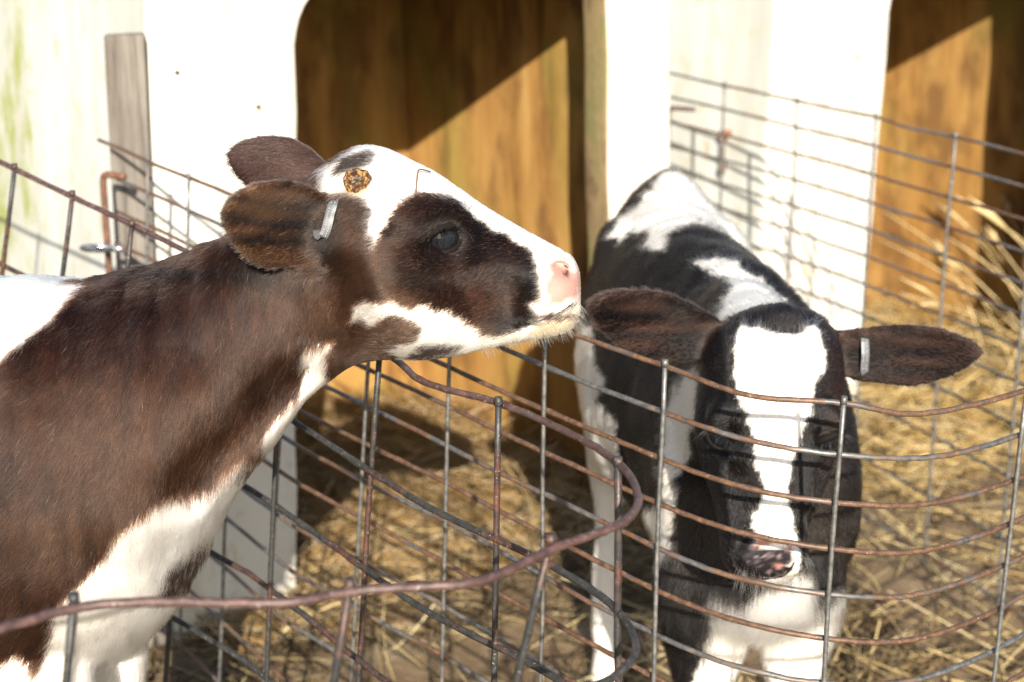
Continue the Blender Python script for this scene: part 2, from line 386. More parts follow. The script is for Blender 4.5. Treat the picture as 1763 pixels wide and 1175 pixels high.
def uat(top, px, lo, hi, nper=10):
    P = catmull(np.asarray(top, float), (len(top) - 1) * nper + 1); D = P - CAM
    x = 881.5 + FPX * (D @ RT) / (D @ FWD); i = np.arange(len(P)) / nper
    k = (i >= lo) & (i <= hi); j = np.argmin(np.abs(x[k] - px)); return i[k][j]
A_drops = [0, .135, .25, .36, .475, .60, .72, .81]
A_ups = [uat(A_top, p, 0, 4) for p in (-150, 27, 128, 236, 355, 500)] + [4.0, uat(A_top, 866, 4, 9), uat(A_top, 1068, 4, 8.6), uat(A_top, 962, 10, 14), uat(A_top, 601, 13, 17), uat(A_top, 131, 16, 19), uat(A_top, -180, 18, 21)]
fA, PA = fence('wire_fence', 'rusty wide-meshed wire fence bent in a loop around the brown calf', A_top, A_drops, A_ups,
               [W_PURPLE, W_DARK, W_DARK, W_DARK], W_DARK, .0036, .0033, A_lean)
B_top = [at(168, 241, 2.62), at(330, 307, 2.36), at(560, 401, 2.08), at(780, 492, 1.87), at(945, 560, 1.735), at(1148, 631, 1.60), at(1290, 681, 1.53), at(1450, 694, 1.515), at(1560, 713, 1.53), at(1660, 700, 1.57), at(1763, 672, 1.63), at(1900, 625, 1.78), at(2060, 560, 2.05), at(2150, 500, 2.35)]
B_lean = [-.08, -.07, -.11, -.03, -.01, 0, 0, -.015, -.02, -.03, -.03, -.03, -.03, -.03]
B_drops = [0, .052, .105, .157, .208, .259, .312, .366, .43, .50, .58, .67, .78]
B_ups = [uat(B_top, p, 0, 8) for p in (256, 330, 420, 515, 640, 780, 945, 1148, 1449)] + [uat(B_top, p, 8, 13) for p in (1763, 1960, 2090)]
fB, PB = fence('wire_fence', 'close-meshed rusty wire fence curving in front of the black and white calf', B_top, B_drops, B_ups,
               [W_RUST, W_MIX, W_RUST, W_RUST, W_MIX, W_RUST, W_MIX, W_RUST, W_MIX], W_GALV, .0031, .0027, B_lean)
C_top = [at(1128, 121, 3.72), at(1250, 147, 3.52), at(1377, 175, 3.30), at(1510, 202, 3.09), at(1560, 219, 3.02), at(1648, 237, 2.87), at(1763, 266, 2.70), at(1900, 300, 2.5)]
C_drops = [0, .055, .112, .168, .223, .278, .336, .40, .48, .58, .70, .82]
C_ups = [uat(C_top, p, 0, 7) for p in (1250, 1377, 1510, 1648, 1790)]
fC, PC = fence('wire_fence', 'thin grey wire fence running from the right-hand hutch, behind the black and white calf', C_top, C_drops, C_ups,
               [W_MIX, W_MIX, W_RUST, W_MIX], W_GALV, .0033, .0031, None)
# steel rods that tie the fences to the hutches
def rod(px, py, Y, zlen, bend, r, label):
    p = at(px, py, Y); P = [p + np.array(bend), p + np.array(bend) * .5, p + np.array(bend) * .12 + (0, 0, -.001), p + (0, 0, -.012)] + [p - (0, 0, z) for z in np.linspace(.05, zlen, 8)]
    mb = MB(); mb.tube(catmull(P, 40), r, 9, wob=.02); o = mb.build('steel_rod', W_ORANGE if r > .0057 else W_PURPLE, None, loc=tuple(p - (0, 0, zlen)))
    return tag(o, label, 'steel rod')
rod(177, 300, 2.56, .86, (.040, -.012, -.003), .0058, 'thick orange-rusted steel rod with a bent top beside the grey wooden post')
rod(1151, 186, 3.56, .90, (.058, -.02, -.002), .0055, 'thin dark rod with a hooked top at the end of the far wire fence')
# wooden post
p = at(214, 60, 2.665); hw, ht2 = .033, .02; mb = MB(); zt = p[2]; rows = []
ca, sa = math.cos(R(12)), math.sin(R(12))
for k in range(12):
    z = -.05 + (zt + .05) * k / 11
    rows.append([(p[0] + ca * a - sa * b + .012 * (zt - z) * -1, p[1] + sa * a + ca * b, z + (.004 * random.random() if k == 11 else 0)) for a, b in ((-hw, -ht2), (hw, -ht2), (hw, ht2), (-hw, ht2))])
mb.add([v for r_ in rows for v in r_], [(k * 4 + j, k * 4 + (j + 1) % 4, k * 4 + 4 + (j + 1) % 4, k * 4 + 4 + j) for k in range(11) for j in range(4)] + [(44, 45, 46, 47)])
o = mb.build('wooden_post', WOOD, None, False, loc=(p[0], p[1], 0)); bv = o.modifiers.new('bevel', 'BEVEL'); bv.width = .004; bv.segments = 2
tag(o, 'weathered grey wooden post standing against the corner of the hutch', 'post')
# snap clip
p = at(168, 428, 2.53); mb = MB(); th_ = np.linspace(0, 2 * math.pi, 30)
mb.tube([p + (.026 * math.cos(a), -.012 * math.sin(a), .006 * math.sin(a)) for a in th_], .0042, 8)
mb.tube([p + (.026, 0, 0), p + (.045, .004, -.002)], .006, 8)
tag(mb.build('snap_clip', CHROME, None, loc=tuple(p)), 'shiny metal snap clip hooked on the rusty rod', 'clip')
# ring bolt and chain on the second hutch
d = ray(1268, 229)
best = min(np.linspace(.02, .9, 400), key=lambda y: abs((lambda q: 881.5 + FPX * q[0] / (q @ FWD))(H2(0, y, 1.03) - CAM) - 1268))
q = H2(-.002, best, 0); q[2] = (CAM + d * (q[1] / d[1]))[2]
nrm = np.array((-math.cos(R(HA)), -math.sin(R(HA)), 0.)); W_BOLT = wire_mat('bright rust', 1.0, (.26, .10, .042)); tb = thing('ring_bolt', tuple(q), 'orange rusty ring bolt with plate on the mossy hutch side', 'bolt')
mb = MB(); a1 = np.array((-math.sin(R(HA)), math.cos(R(HA)), 0)); a2 = np.array((0, 0, 1.))
mb.tube([q, q + nrm * .004, q + nrm * .0045], [.031, .031, .026], 20); mb.tube([q + nrm * .004, q + nrm * .03], [.009, .007], 10)
mb.build('plate', W_BOLT, tb)
mb = MB(); mb.tube([q + nrm * .03 + (a1 * math.cos(t) + a2 * math.sin(t)) * .012 - a2 * .004 for t in np.linspace(0, 2 * math.pi, 24)], .0032, 8, cap=False); mb.build('ring', W_BOLT, tb)
mb = MB(); c0 = q + nrm * .03 - a2 * .018
for k in range(5):
    cc = c0 - a2 * (.005 + k * .0105); ax = a1 if k % 2 else nrm
    mb.tube([cc + ax * .0045 * math.cos(t) + a2 * .008 * math.sin(t) for t in np.linspace(0, 2 * math.pi, 16)], .0019, 6, cap=False)
mb.tube([c0 - a2 * .055, c0 - a2 * .066, c0 - a2 * .082], [.004, .009, .005], 8)
tag(mb.build('chain', W_ORANGE, None, loc=tuple(c0 - a2 * .08)), 'short rusty chain hanging below the ring bolt', 'chain')

# ------------------------------------------------------------------ straw
def straw(name, n, sampler, cols, lmin, lmax, r0, label, lift=.02, tilt=.25, cat='straw'):
    V = []; F = []; CC = []; k = 0
    xy = sampler(n); n = len(xy); ang = rng.uniform(0, 2 * math.pi, n); L = rng.uniform(lmin, lmax, n); el = rng.normal(0, tilt, n)
    bend = rng.normal(0, .35, n); wr = r0 * rng.uniform(.6, 1.5, n)
    base = cols[rng.integers(0, len(cols), n)] * rng.uniform(.6, 1.25, (n, 1))
    zb = ground_h(xy[:, 0], xy[:, 1]) + (xy[:, 2] if xy.shape[1] > 2 else 0) + rng.uniform(.002, lift, n)
    m = 5; t = np.linspace(-.5, .5, m)
    A = ang[:, None] + bend[:, None] * t[None] * 1.6
    dx = np.cumsum(np.cos(A), 1) / m; dy = np.cumsum(np.sin(A), 1) / m; dx -= dx.mean(1, keepdims=True); dy -= dy.mean(1, keepdims=True)
    X = xy[:, :1] + dx * L[:, None]; Y = xy[:, 1:2] + dy * L[:, None]; Z = zb[:, None] + L[:, None] * t[None] * np.sin(el)[:, None]
    Z = np.maximum(Z, ground_h(X.ravel(), Y.ravel()).reshape(X.shape) + .002)
    P = np.stack([X, Y, Z], -1); nrm_ = np.stack([-np.sin(A), np.cos(A), np.zeros_like(A)], -1)
    rr = wr[:, None, None] * np.array([.8, 1, 1, .95, .6])[None, :, None]
    up = np.array([0, 0, 1.])
    ring = np.stack([P + nrm_ * rr - up * rr * .3, P + up * rr * .9, P - nrm_ * rr - up * rr * .3], 2)   # n,m,3,3
    VV = ring.reshape(-1, 3); idx = np.arange(n * m * 3).reshape(n, m, 3); q = []
    for j in range(3): q.append(np.stack([idx[:, :-1, j], idx[:, 1:, j], idx[:, 1:, (j + 1) % 3], idx[:, :-1, (j + 1) % 3]], -1).reshape(-1, 4))
    FF = np.concatenate(q); me = bpy.data.meshes.new(name)
    me.vertices.add(len(VV)); me.vertices.foreach_set('co', VV.ravel()); me.loops.add(FF.size); me.loops.foreach_set('vertex_index', FF.ravel().astype(np.int32))
    me.polygons.add(len(FF)); me.polygons.foreach_set('loop_start', np.arange(0, FF.size, 4, dtype=np.int32)); me.polygons.foreach_set('loop_total', np.full(len(FF), 4, np.int32))
    a = me.attributes.new('straw_col', 'FLOAT_COLOR', 'POINT'); cc = np.ones((len(VV), 4)); cc[:, :3] = np.repeat(base, m * 3, 0); a.data.foreach_set('color', cc.ravel())
    me.update(calc_edges=True); me.materials.append(STRAW); o = bpy.data.objects.new(name, me); C.objects.link(o)
    return tag(o, label, cat, kind='stuff')
GOLD = np.array([(.50, .335, .11), (.58, .42, .17), (.40, .25, .075), (.62, .49, .26)])
DIRT = np.array([(.13, .086, .045), (.20, .145, .075), (.065, .042, .026), (.30, .235, .13), (.10, .076, .045)])
def in_hutch(Hf, x0, x1, y0, y1, zmax=0.0):
    def f(n):
        u = rng.uniform(x0, x1, n); v = rng.uniform(y0, y1, n)
        P = np.array([Hf(a, b, 0) for a, b in zip(u, v)]); e = np.clip((v - y0) / .25, 0, 1)
        P[:, 2] = e * zmax * rng.uniform(0, 1, n) * (1 + .5 * vnoise(P, 3, 8)); return P
    return f
def yard(x0, x1, y0, y1, thr):
    def f(n):
        P = np.stack([rng.uniform(x0, x1, n), rng.uniform(y0, y1, n), np.zeros(n)], 1)
        k = vnoise(P, 2.6, 4) + .5 * vnoise(P, 7, 6) > thr; P = P[k]; P[:, 2] = 0; return P
    return f
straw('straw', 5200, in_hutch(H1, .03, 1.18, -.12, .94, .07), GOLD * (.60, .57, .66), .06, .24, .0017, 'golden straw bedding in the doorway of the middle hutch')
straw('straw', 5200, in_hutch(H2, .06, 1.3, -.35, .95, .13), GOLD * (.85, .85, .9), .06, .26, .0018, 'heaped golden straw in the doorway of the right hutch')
straw('straw', 6000, yard(-1.0, .72, 1.6, 3.5, -.35), DIRT, .08, .34, .0018, 'dull trampled straw spread over the pens')
straw('straw', 2600, yard(.5, 2.2, 1.5, 3.9, -.25), DIRT * (1.8, 1.75, 1.5), .08, .34, .0018, 'thin trampled straw on the mud at right')
LOOSE = np.array([(.46, .36, .18), (.36, .27, .12), (.52, .43, .25)])
straw('straw', 420, yard(-.8, 2.0, 1.7, 3.4, -2), LOOSE, .14, .42, .0023, 'long pale loose stalks lying crosswise on the trampled straw', lift=.05)
def stalk_pile():
    """tall dry stalks leaning in the right doorway"""
    mb = MB()
    for k in range(46):
        b = H2(random.uniform(along(1700) - s2, along(1850) - s2), random.uniform(-.45, .0), .02); L = random.uniform(.35, .85); a = random.uniform(0, 6.28); ti = random.uniform(.25, 1.0)
        d = np.array((math.cos(a) * math.sin(ti), math.sin(a) * math.sin(ti), math.cos(ti)))
        P = [b + d * L * t + np.array((math.cos(a), math.sin(a), -1.0)) * .10 * L * t * t * 2 for t in np.linspace(0, 1, 7)]
        rr = random.uniform(.0022, .0042)
        mb.tube(catmull(P, 14), np.linspace(rr, rr * .5, 14), 5)
        if random.random() < .6:
            e = P[-1]; q = [e + (random.gauss(0, .02), random.gauss(0, .02), random.gauss(0, .02)) for _ in range(2)]
            for z_ in q: mb.tube([P[-2], (P[-2] + z_) / 2 + (0, 0, .006), z_], [rr * .9, rr * 2.2, rr * .3], 5)
    return tag(mb.build('dry_stalks', plain('dry stalk', (.52, .39, .19), .6, 0, 40, .3), None), 'tall dry straw stalks leaning in the doorway at the right edge', 'straw', kind='stuff')
stalk_pile()

# ------------------------------------------------------------------ calves: surface building
def loft(secs, nsub=5, nring=28):
    """secs: rows (centre, up half-vector, side half-vector, egg); closed tube"""
    c = np.array([s[0] for s in secs], float); u = np.array([s[1] for s in secs], float); v = np.array([s[2] for s in secs], float)
    e = np.array([s[3] if len(s) > 3 else 0.0 for s in secs])[:, None]
    n = (len(secs) - 1) * nsub + 1; A = catmull(np.hstack([c, u, v, e]), n)
    c, u, v, e = A[:, :3], A[:, 3:6], A[:, 6:9], A[:, 9]
    V = []; F = []
    for i in range(n):
        for j in range(nring):
            a = 2 * math.pi * j / nring; ca_, sa_ = math.cos(a), math.sin(a)
            k = 1 + e[i] * ca_
            pw = lambda q: math.copysign(abs(q) ** .9, q)
            V.append(c[i] + u[i] * pw(ca_) + v[i] * pw(sa_) * k)
    for i in range(n - 1):
        for j in range(nring):
            F.append((i * nring + j, i * nring + (j + 1) % nring, (i + 1) * nring + (j + 1) % nring, (i + 1) * nring + j))
    V.append(c[0]); V.append(c[-1]); a = len(V) - 2; b = a + 1
    for j in range(nring):
        F.append((a, (j + 1) % nring, j)); F.append((b, (n - 1) * nring + j, (n - 1) * nring + (j + 1) % nring))
    return np.array(V), F
def ear_mesh(base, tip, normal, ups, dns, cup=.35, th=.0045, nu=18, nv=15, fold=0.0):
    """cupped leaf; ups/dns: half widths (m) along the length above and below the axis"""
    base, tip, nm = map(lambda q: np.asarray(q, float), (base, tip, normal)); ax = tip - base; L = np.linalg.norm(ax); ax = ax / L
    nm = nm - ax * nm.dot(ax); nm /= np.linalg.norm(nm); up = np.cross(nm, ax)
    if up[2] < 0: up = -up
    us = np.linspace(0, 1, len(ups)); front = []; back = []
    for i in range(nu):
        u = i / (nu - 1); uu = 1 - (1 - u) ** 1.35
        rd = max(.02, 1 - uu ** 4.5) ** .5; wu = np.interp(uu, us, ups) * rd; wd = np.interp(uu, us, dns) * rd
        for j in range(nv):
            v = 2 * j / (nv - 1) - 1; wv = wu if v > 0 else wd
            p = base + ax * L * uu + up * v * wv
            dep = -cup * (1 - v * v) * (wu + wd) * .5 * math.sin(math.pi * min(1, .25 + uu * .75)) ** .7 + fold * max(0, v) ** 2 * wv
            t = th * (1.15 - .38 * abs(v) ** 3) * (1.2 - .3 * uu)
            front.append(p + nm * (dep + t)); back.append(p + nm * (dep - t))
    V = np.array(front + back); M = nu * nv; F = []
    for i in range(nu - 1):
        for j in range(nv - 1):
            a, b, c, d_ = i * nv + j, i * nv + j + 1, (i + 1) * nv + j + 1, (i + 1) * nv + j
            F.append((a, b, c, d_)); F.append((M + d_, M + c, M + b, M + a))
    bd = [j for j in range(nv)] + [i * nv + nv - 1 for i in range(1, nu)] + [(nu - 1) * nv + j for j in range(nv - 2, -1, -1)] + [i * nv for i in range(nu - 2, 0, -1)]
    for k in range(len(bd)):
        a, b = bd[k], bd[(k + 1) % len(bd)]; F.append((b, a, M + a, M + b))
    return V, F
def voxel_union(parts, vox):
    V = []; F = []; k = 0
    for v, f in parts: V.append(v); F += [tuple(i + k for i in q) for q in f]; k += len(v)
    me = bpy.data.meshes.new('union'); me.from_pydata(np.vstack(V).tolist(), [], F); me.update()
    bm = bmesh.new(); bm.from_mesh(me); bm.normal_update()
    # every island outward
    bmesh.ops.recalc_face_normals(bm, faces=bm.faces); bm.to_mesh(me); bm.free()
    o = bpy.data.objects.new('union', me); C.objects.link(o); m = o.modifiers.new('r', 'REMESH'); m.mode = 'VOXEL'; m.voxel_size = vox; m.adaptivity = 0
    dg = bpy.context.evaluated_depsgraph_get(); ev = o.evaluated_get(dg); me2 = bpy.data.meshes.new_from_object(ev)
    nv = len(me2.vertices); co = np.empty(nv * 3); me2.vertices.foreach_get('co', co); co = co.reshape(-1, 3)
    me2.calc_loop_triangles(); tri = np.empty(len(me2.loop_triangles) * 3, np.int32); me2.loop_triangles.foreach_get('vertices', tri)
    qf = np.empty(len(me2.loops), np.int32); me2.loops.foreach_get('vertex_index', qf); lt = np.empty(len(me2.polygons), np.int32); me2.polygons.foreach_get('loop_total', lt)
    ed = np.empty(len(me2.edges) * 2, np.int32); me2.edges.foreach_get('vertices', ed)
    bpy.data.objects.remove(o); bpy.data.meshes.remove(me); bpy.data.meshes.remove(me2)
    return co, tri.reshape(-1, 3), ed.reshape(-1, 2)
def smooth(co, ed, its, wgt, lam=.6):
    n = len(co); deg = np.bincount(ed.ravel(), minlength=n).astype(float)[:, None]; wgt = np.asarray(wgt).reshape(-1, 1)
    for _ in range(its):
        s = np.stack([np.bincount(ed[:, 0], co[ed[:, 1], k], n) + np.bincount(ed[:, 1], co[ed[:, 0], k], n) for k in range(3)], 1)
        co = co + lam * wgt * (s / deg - co)
    return co
def vnormals(co, tri):
    fnm = np.cross(co[tri[:, 1]] - co[tri[:, 0]], co[tri[:, 2]] - co[tri[:, 0]]); nrm = np.zeros_like(co)
    for k in range(3): nrm += np.stack([np.bincount(tri[:, k], fnm[:, c], len(co)) for c in range(3)], 1)
    return nrm / (np.linalg.norm(nrm, axis=1)[:, None] + 1e-12), fnm
def brush(co, a, b, r, vec):
    """push vertices near the segment a-b along vec"""
    a, b = np.asarray(a, float), np.asarray(b, float); e = b - a; t = np.clip(((co - a) @ e) / (e @ e + 1e-12), 0, 1)
    d = np.linalg.norm(co - a - t[:, None] * e, axis=1) / r; f = np.where(d < 1, (1 - d * d) ** 2, 0)
    return co + f[:, None] * np.asarray(vec, float)
def bvh_of(co, tri): return BVHTree.FromPolygons([Vector(v) for v in co], [tuple(map(int, t)) for t in tri])
def hit(bvh, px, py):
    d = Vector(ray(px, py)).normalized(); h = bvh.ray_cast(Vector(CAM), d)
    if h[0] is None: h = bvh.find_nearest(Vector(at(px, py, 1.6)))
    return np.array(h[0]), np.array(h[1])
def body_object(co, tri, col, root, name='body'):
    o = mk(name, co, tri, HIDE, root); a = o.data.attributes.new('coat_col', 'FLOAT_COLOR', 'POINT')
    cc = np.ones((len(co), 4)); cc[:, :3] = col; a.data.foreach_set('color', cc.ravel()); return o
def fur(co, tri, root, n, dens, coat, flow, length, lift, name='coat', rad=.00021, wild=None):
    """dens, length, lift and flow are functions of (points, normals)"""
    nr, fn_ = vnormals(co, tri); cen = co[tri].mean(1); ar = np.linalg.norm(fn_, axis=1) * .5; fnn = fn_ / (2 * ar[:, None] + 1e-15)
    wgt = ar * dens(cen, fnn); cdf = np.cumsum(wgt); pick = np.searchsorted(cdf, rng.uniform(0, cdf[-1], n)); pick = np.minimum(pick, len(tri) - 1)
    r1 = np.sqrt(rng.random(n)); r2 = rng.random(n); b0, b1, b2 = 1 - r1, r1 * (1 - r2), r1 * r2; T = tri[pick]
    P = co[T[:, 0]] * b0[:, None] + co[T[:, 1]] * b1[:, None] + co[T[:, 2]] * b2[:, None]
    NN = nr[T[:, 0]] * b0[:, None] + nr[T[:, 1]] * b1[:, None] + nr[T[:, 2]] * b2[:, None]; NN /= np.linalg.norm(NN, axis=1)[:, None] + 1e-12
    wl = (wild(P) if wild else np.ones(n))[:, None]; Fl = flow(P, NN); Fl = Fl + wl * .30 * np.stack([vnoise(P, 34, 11), vnoise(P, 34, 12), vnoise(P, 34, 13)], 1) + wl * .18 * rng.standard_normal((n, 3))
    Fl -= NN * (Fl * NN).sum(1)[:, None]; Fl /= np.linalg.norm(Fl, axis=1)[:, None] + 1e-12
    L = length(P, NN) * rng.uniform(.6, 1.25, n); lf = lift(P, NN) * rng.uniform(.6, 1.5, n)
    d0 = Fl + NN * lf[:, None]; d0 /= np.linalg.norm(d0, axis=1)[:, None]
    d1 = Fl + NN * (lf * .35)[:, None] + np.array((0, 0, -.05)); d1 /= np.linalg.norm(d1, axis=1)[:, None]
    K = 4; pts = np.empty((n, K, 3)); pts[:, 0] = P - NN * .0001
    pts[:, 1] = pts[:, 0] + d0 * (L / 3)[:, None]; pts[:, 2] = pts[:, 1] + (d0 + d1) * (L / 6)[:, None]; pts[:, 3] = pts[:, 2] + d1 * (L / 3)[:, None]
    col = coat(P, NN, rng.standard_normal(n))
    add_hair(name, pts, col, rad * rng.uniform(.7, 1.3, n), root)
def add_hair(name, pts, col, rad, root, mat=None):
    n, K = pts.shape[:2]; hc = bpy.data.hair_curves.new(name); hc.add_curves([K] * n)
    hc.attributes['position'].data.foreach_set('vector', (pts - wloc(root)).astype(np.float32).ravel())
    ra = hc.attributes.get('radius') or hc.attributes.new('radius', 'FLOAT', 'POINT')
    ra.data.foreach_set('value', (np.asarray(rad)[:, None] * np.linspace(1, .35, K)[None]).astype(np.float32).ravel())
    ca_ = hc.attributes.new('hair_col', 'FLOAT_COLOR', 'CURVE'); cc = np.ones((n, 4), np.float32); cc[:, :3] = col; ca_.data.foreach_set('color', cc.ravel())
    hc.materials.append(mat or HAIR); o = bpy.data.objects.new(name, hc); C.objects.link(o); o.parent = root; return o
class Chart:
    """flat map of one side of an animal: straight projection along a fixed direction"""
    def __init__(s, d):
        s.d = np.asarray(d, float) / np.linalg.norm(d); s.u = np.cross((0, 0, 1.), s.d); s.u /= np.linalg.norm(s.u); s.v = np.cross(s.d, s.u)
    def uv(s, P): P = np.asarray(P, float); return np.stack([P @ s.u, P @ s.v], 1)
    def poly(s, pts, Y): return s.uv([at(x, y, Y) for x, y in pts])
def z5(L): return [(380 + x / 2.797, 220 + y / 2.797) for x, y in L]
def leg(pts):  # rows: x, y, z, half width x, half width y
    return loft([((x, y, z), (0, b, 0), (a, 0, 0)) for x, y, z, a, b in pts], 4, 18)
WHITE = np.array((.78, .745, .69)); BLACK = np.array((.0085, .0072, .0075)); PINK = np.array((.385, .215, .180))

# ------------------------------------------------------------------ the brown calf (profile, left)
Y0 = 1.55
def sec(t, b, hw_, egg=0.0, y=Y0):
    T, B = at(t[0], t[1], y), at(b[0], b[1], y); return ((T + B) / 2, (T - B) / 2, (0, hw_, 0), egg)
head = [sec((1000, 476), (999, 512), .008), sec((996, 458), (996, 545), .027), sec((980, 440), (980, 566), .038), sec((950, 423), (945, 577), .042), sec((905, 398), (898, 586), .041),
        sec((850, 366), (838, 598), .044, .05), sec((800, 334), (780, 611), .055, .10), sec((755, 302), (720, 617), .066, .12), sec((712, 280), (665, 615), .070, .10), sec((665, 257), (615, 622), .069, .02),
        sec((622, 252), (575, 645), .064, -.05), sec((575, 272), (530, 682), .058, -.05), sec((520, 318), (492, 735), .056, -.05), sec((462, 365), (450, 788), .062), sec((405, 402), (412, 836), .074), sec((335, 430), (352, 925), .095, -.03),
        sec((250, 464), (305, 1010), .122, -.05), sec((130, 485), (240, 1095), .145, -.08), sec((20, 482), (120, 1130), .155, -.1), sec((-150, 478), (-60, 1140), .165, -.1), sec((-450, 480), (-420, 1165), .185, -.1),
        sec((-700, 470), (-700, 1120), .18, -.05), sec((-880, 476), (-910, 1000), .145), sec((-985, 520), (-1010, 850), .08), sec((-1015, 600), (-1025, 720), .02)]
def lx(px, py=1150, y=Y0): return at(px, py, y)[0]
def foreleg(x, y): return leg([(x - .02, y, .66, .075, .035), (x - .01, y, .56, .062, .042), (x, y, .47, .048, .04), (x, y, .38, .037, .033), (x, y, .30, .031, .029), (x, y, .26, .028, .026), (x - .004, y, .17, .020, .019), (x - .004, y, .09, .024, .022), (x + .006, y, .05, .021, .02), (x + .014, y, .03, .028, .026), (x + .018, y, .0, .034, .03)])
def hindleg(x, y): return leg([(x + .03, y, .68, .12, .04), (x + .02, y, .56, .09, .045), (x - .005, y, .47, .06, .036), (x - .05, y, .40, .038, .026), (x - .065, y, .36, .034, .023), (x - .055, y, .25, .022, .019), (x - .045, y, .10, .025, .022), (x - .03, y, .05, .024, .02), (x - .02, y, 0, .036, .03)])
fx = lx(120); hx = lx(-820)
parts = [loft(head), foreleg(fx, Y0 - .085), foreleg(fx + .012, Y0 + .085), hindleg(hx, Y0 - .1), hindleg(hx - .03, Y0 + .1)]
parts.append(loft([(p_, (0, 0, r_), (0, r_, 0)) for p_, r_ in zip([at(-985, 500, Y0), at(-1035, 540, Y0), at(-1060, 700, Y0), at(-1065, 900, Y0), at(-1062, 1030, Y0)], (.03, .024, .016, .015, .02))], 5, 12))
px1 = 1.0 / 1740.0
ear_n = ear_mesh(at(592, 398, Y0 - .030), at(385, 362, Y0 - .115), (-.05, -1, .12), np.array([30, 52, 66, 72, 70, 68, 60]) * px1, np.array([40, 62, 78, 88, 88, 78, 64]) * px1, .36)
ear_f = ear_mesh(at(575, 314, Y0 + .030), at(394, 262, Y0 + .085), (.05, .8, -.55), np.array([20, 36, 54, 63, 63, 60, 52]) * px1, np.array([30, 50, 62, 66, 64, 58, 50]) * px1, .28)
parts += [ear_n, ear_f]
co, tri, ed = voxel_union(parts, .0042)
def near_ear(co, E, r): # distance to the ear sheet, roughly
    c = E[0][::3]; out = np.full(len(co), 9.0); lo, hi = c.min(0) - r, c.max(0) + r; k = np.all((co > lo) & (co < hi), 1); idx = np.where(k)[0]
    for i0 in range(0, len(idx), 4000):
        j = idx[i0:i0 + 4000]; out[j] = np.sqrt(((co[j][:, None] - c[None]) ** 2).sum(2)).min(1)
    return out
earm = np.minimum(near_ear(co, ear_n, .02), near_ear(co, ear_f, .02)); isear = np.clip((earm - .006) / .012, 0, 1)
co = smooth(co, ed, 12, .38 + .62 * isear); 
bv = bvh_of(co, tri)
def both(co, a, b, r, vec):
    """the same push on the near and the mirrored far side"""
    a, b, vec = np.array(a, float), np.array(b, float), np.array(vec, float)
    co = brush(co, a, b, r, vec); m = lambda q: np.array((q[0], 2 * Y0 - q[1], q[2])); return brush(co, m(a), m(b), r, vec * (1, -1, 1))
H_ = lambda x, y: hit(bv, x, y)[0]
co = both(co, H_(695, 372), H_(790, 372), .030, (0, -.011, .005))      # brow
co = both(co, H_(762, 412), H_(770, 414), .032, (0, .013, 0))          # eye socket
co = both(co, H_(660, 500), H_(720, 560), .060, (0, -.017, 0))         # cheek
co = both(co, H_(800, 505), H_(870, 510), .038, (0, .011, 0))
co = both(co, H_(690, 455), H_(800, 455), .022, (0, -.006, 0))
co = both(co, H_(960, 505), H_(930, 530), .030, (0, -.009, 0))         # lip pad
co = both(co, H_(974, 468), H_(968, 465), .013, (-.004, .015, .002))   # nostril
co = both(co, H_(962, 452), H_(985, 455), .012, (.001, -.003, .001))
co = both(co, H_(990, 535), H_(905, 558), .0085, (0, .009, 0))        # mouth
co = both(co, H_(560, 580), H_(590, 500), .05, (0, .016, 0))           # throat latch
co = both(co, H_(520, 650), H_(330, 840), .040, (0, .018, 0))          # jugular groove
co = both(co, H_(470, 590), H_(300, 760), .055, (0, -.007, 0))
co = both(co, H_(240, 880), H_(300, 700), .07, (0, -.010, 0))          # point of shoulder
nr, _ = vnormals(co, tri); wr_ = np.clip((at(620, 500, Y0)[0] - co[:, 0]) / .1, 0, 1) * isear
co = co + nr * (wr_ * (.0010 * vnoise(co, (90, 20, 10), 3) + .003 * vnoise(co, (22, 12, 8), 5)))[:, None]
bv = bvh_of(co, tri)
chL = Chart((-.10, -.965, .255))
PL = lambda pts: chL.poly(pts, Y0 - .06)
wh_L = [PL(z5([(455, 240), (480, 300), (530, 325), (600, 305), (680, 330), (720, 390), (715, 450), (720, 500), (745, 540), (765, 580), (785, 480), (820, 470), (850, 400), (900, 350), (950, 330), (1040, 325), (1110, 340), (1180, 380), (1240, 430), (1320, 500), (1400, 540), (1460, 580), (1510, 630), (1530, 700), (1520, 780), (1530, 830), (1480, 845), (1490, 880), (1530, 895), (1570, 905), (1800, 900), (1850, 500), (1300, 250), (900, 60), (640, 40), (450, 180)])),
        PL(z5([(1560, 912), (1460, 965), (1380, 1000), (1240, 1018), (1232, 970), (1150, 930), (1080, 890), (1000, 870), (950, 878), (905, 878), (830, 838), (760, 850), (650, 855), (605, 935), (650, 925), (700, 920), (720, 968), (800, 922), (870, 905), (940, 920), (985, 965), (960, 1010), (880, 1050), (820, 1085), (850, 1200), (1300, 1200), (1800, 1050), (1800, 905)])),
        PL([(570, 585), (555, 590), (515, 597), (513, 640), (490, 690), (452, 735), (435, 770), (470, 800), (520, 760), (570, 680), (550, 640)]),
        PL([(438, 782), (400, 795), (350, 842), (310, 845), (280, 870), (240, 920), (200, 975), (165, 1012), (147, 1035), (142, 1065), (122, 1110), (105, 1150), (95, 1300), (420, 1300), (600, 900), (470, 770)]),
        PL([(45, 1122), (20, 1135), (-10, 1150), (-40, 1300), (130, 1300), (110, 1140), (80, 1100)]),
        PL([(-400, 380), (50, 470), (100, 488), (127, 492), (108, 520), (105, 545), (75, 572), (50, 600), (20, 650), (0, 685), (-60, 720), (-180, 700), (-400, 760)]),
        PL([(-560, 900), (-300, 960), (-250, 1300), (-700, 1300)])]
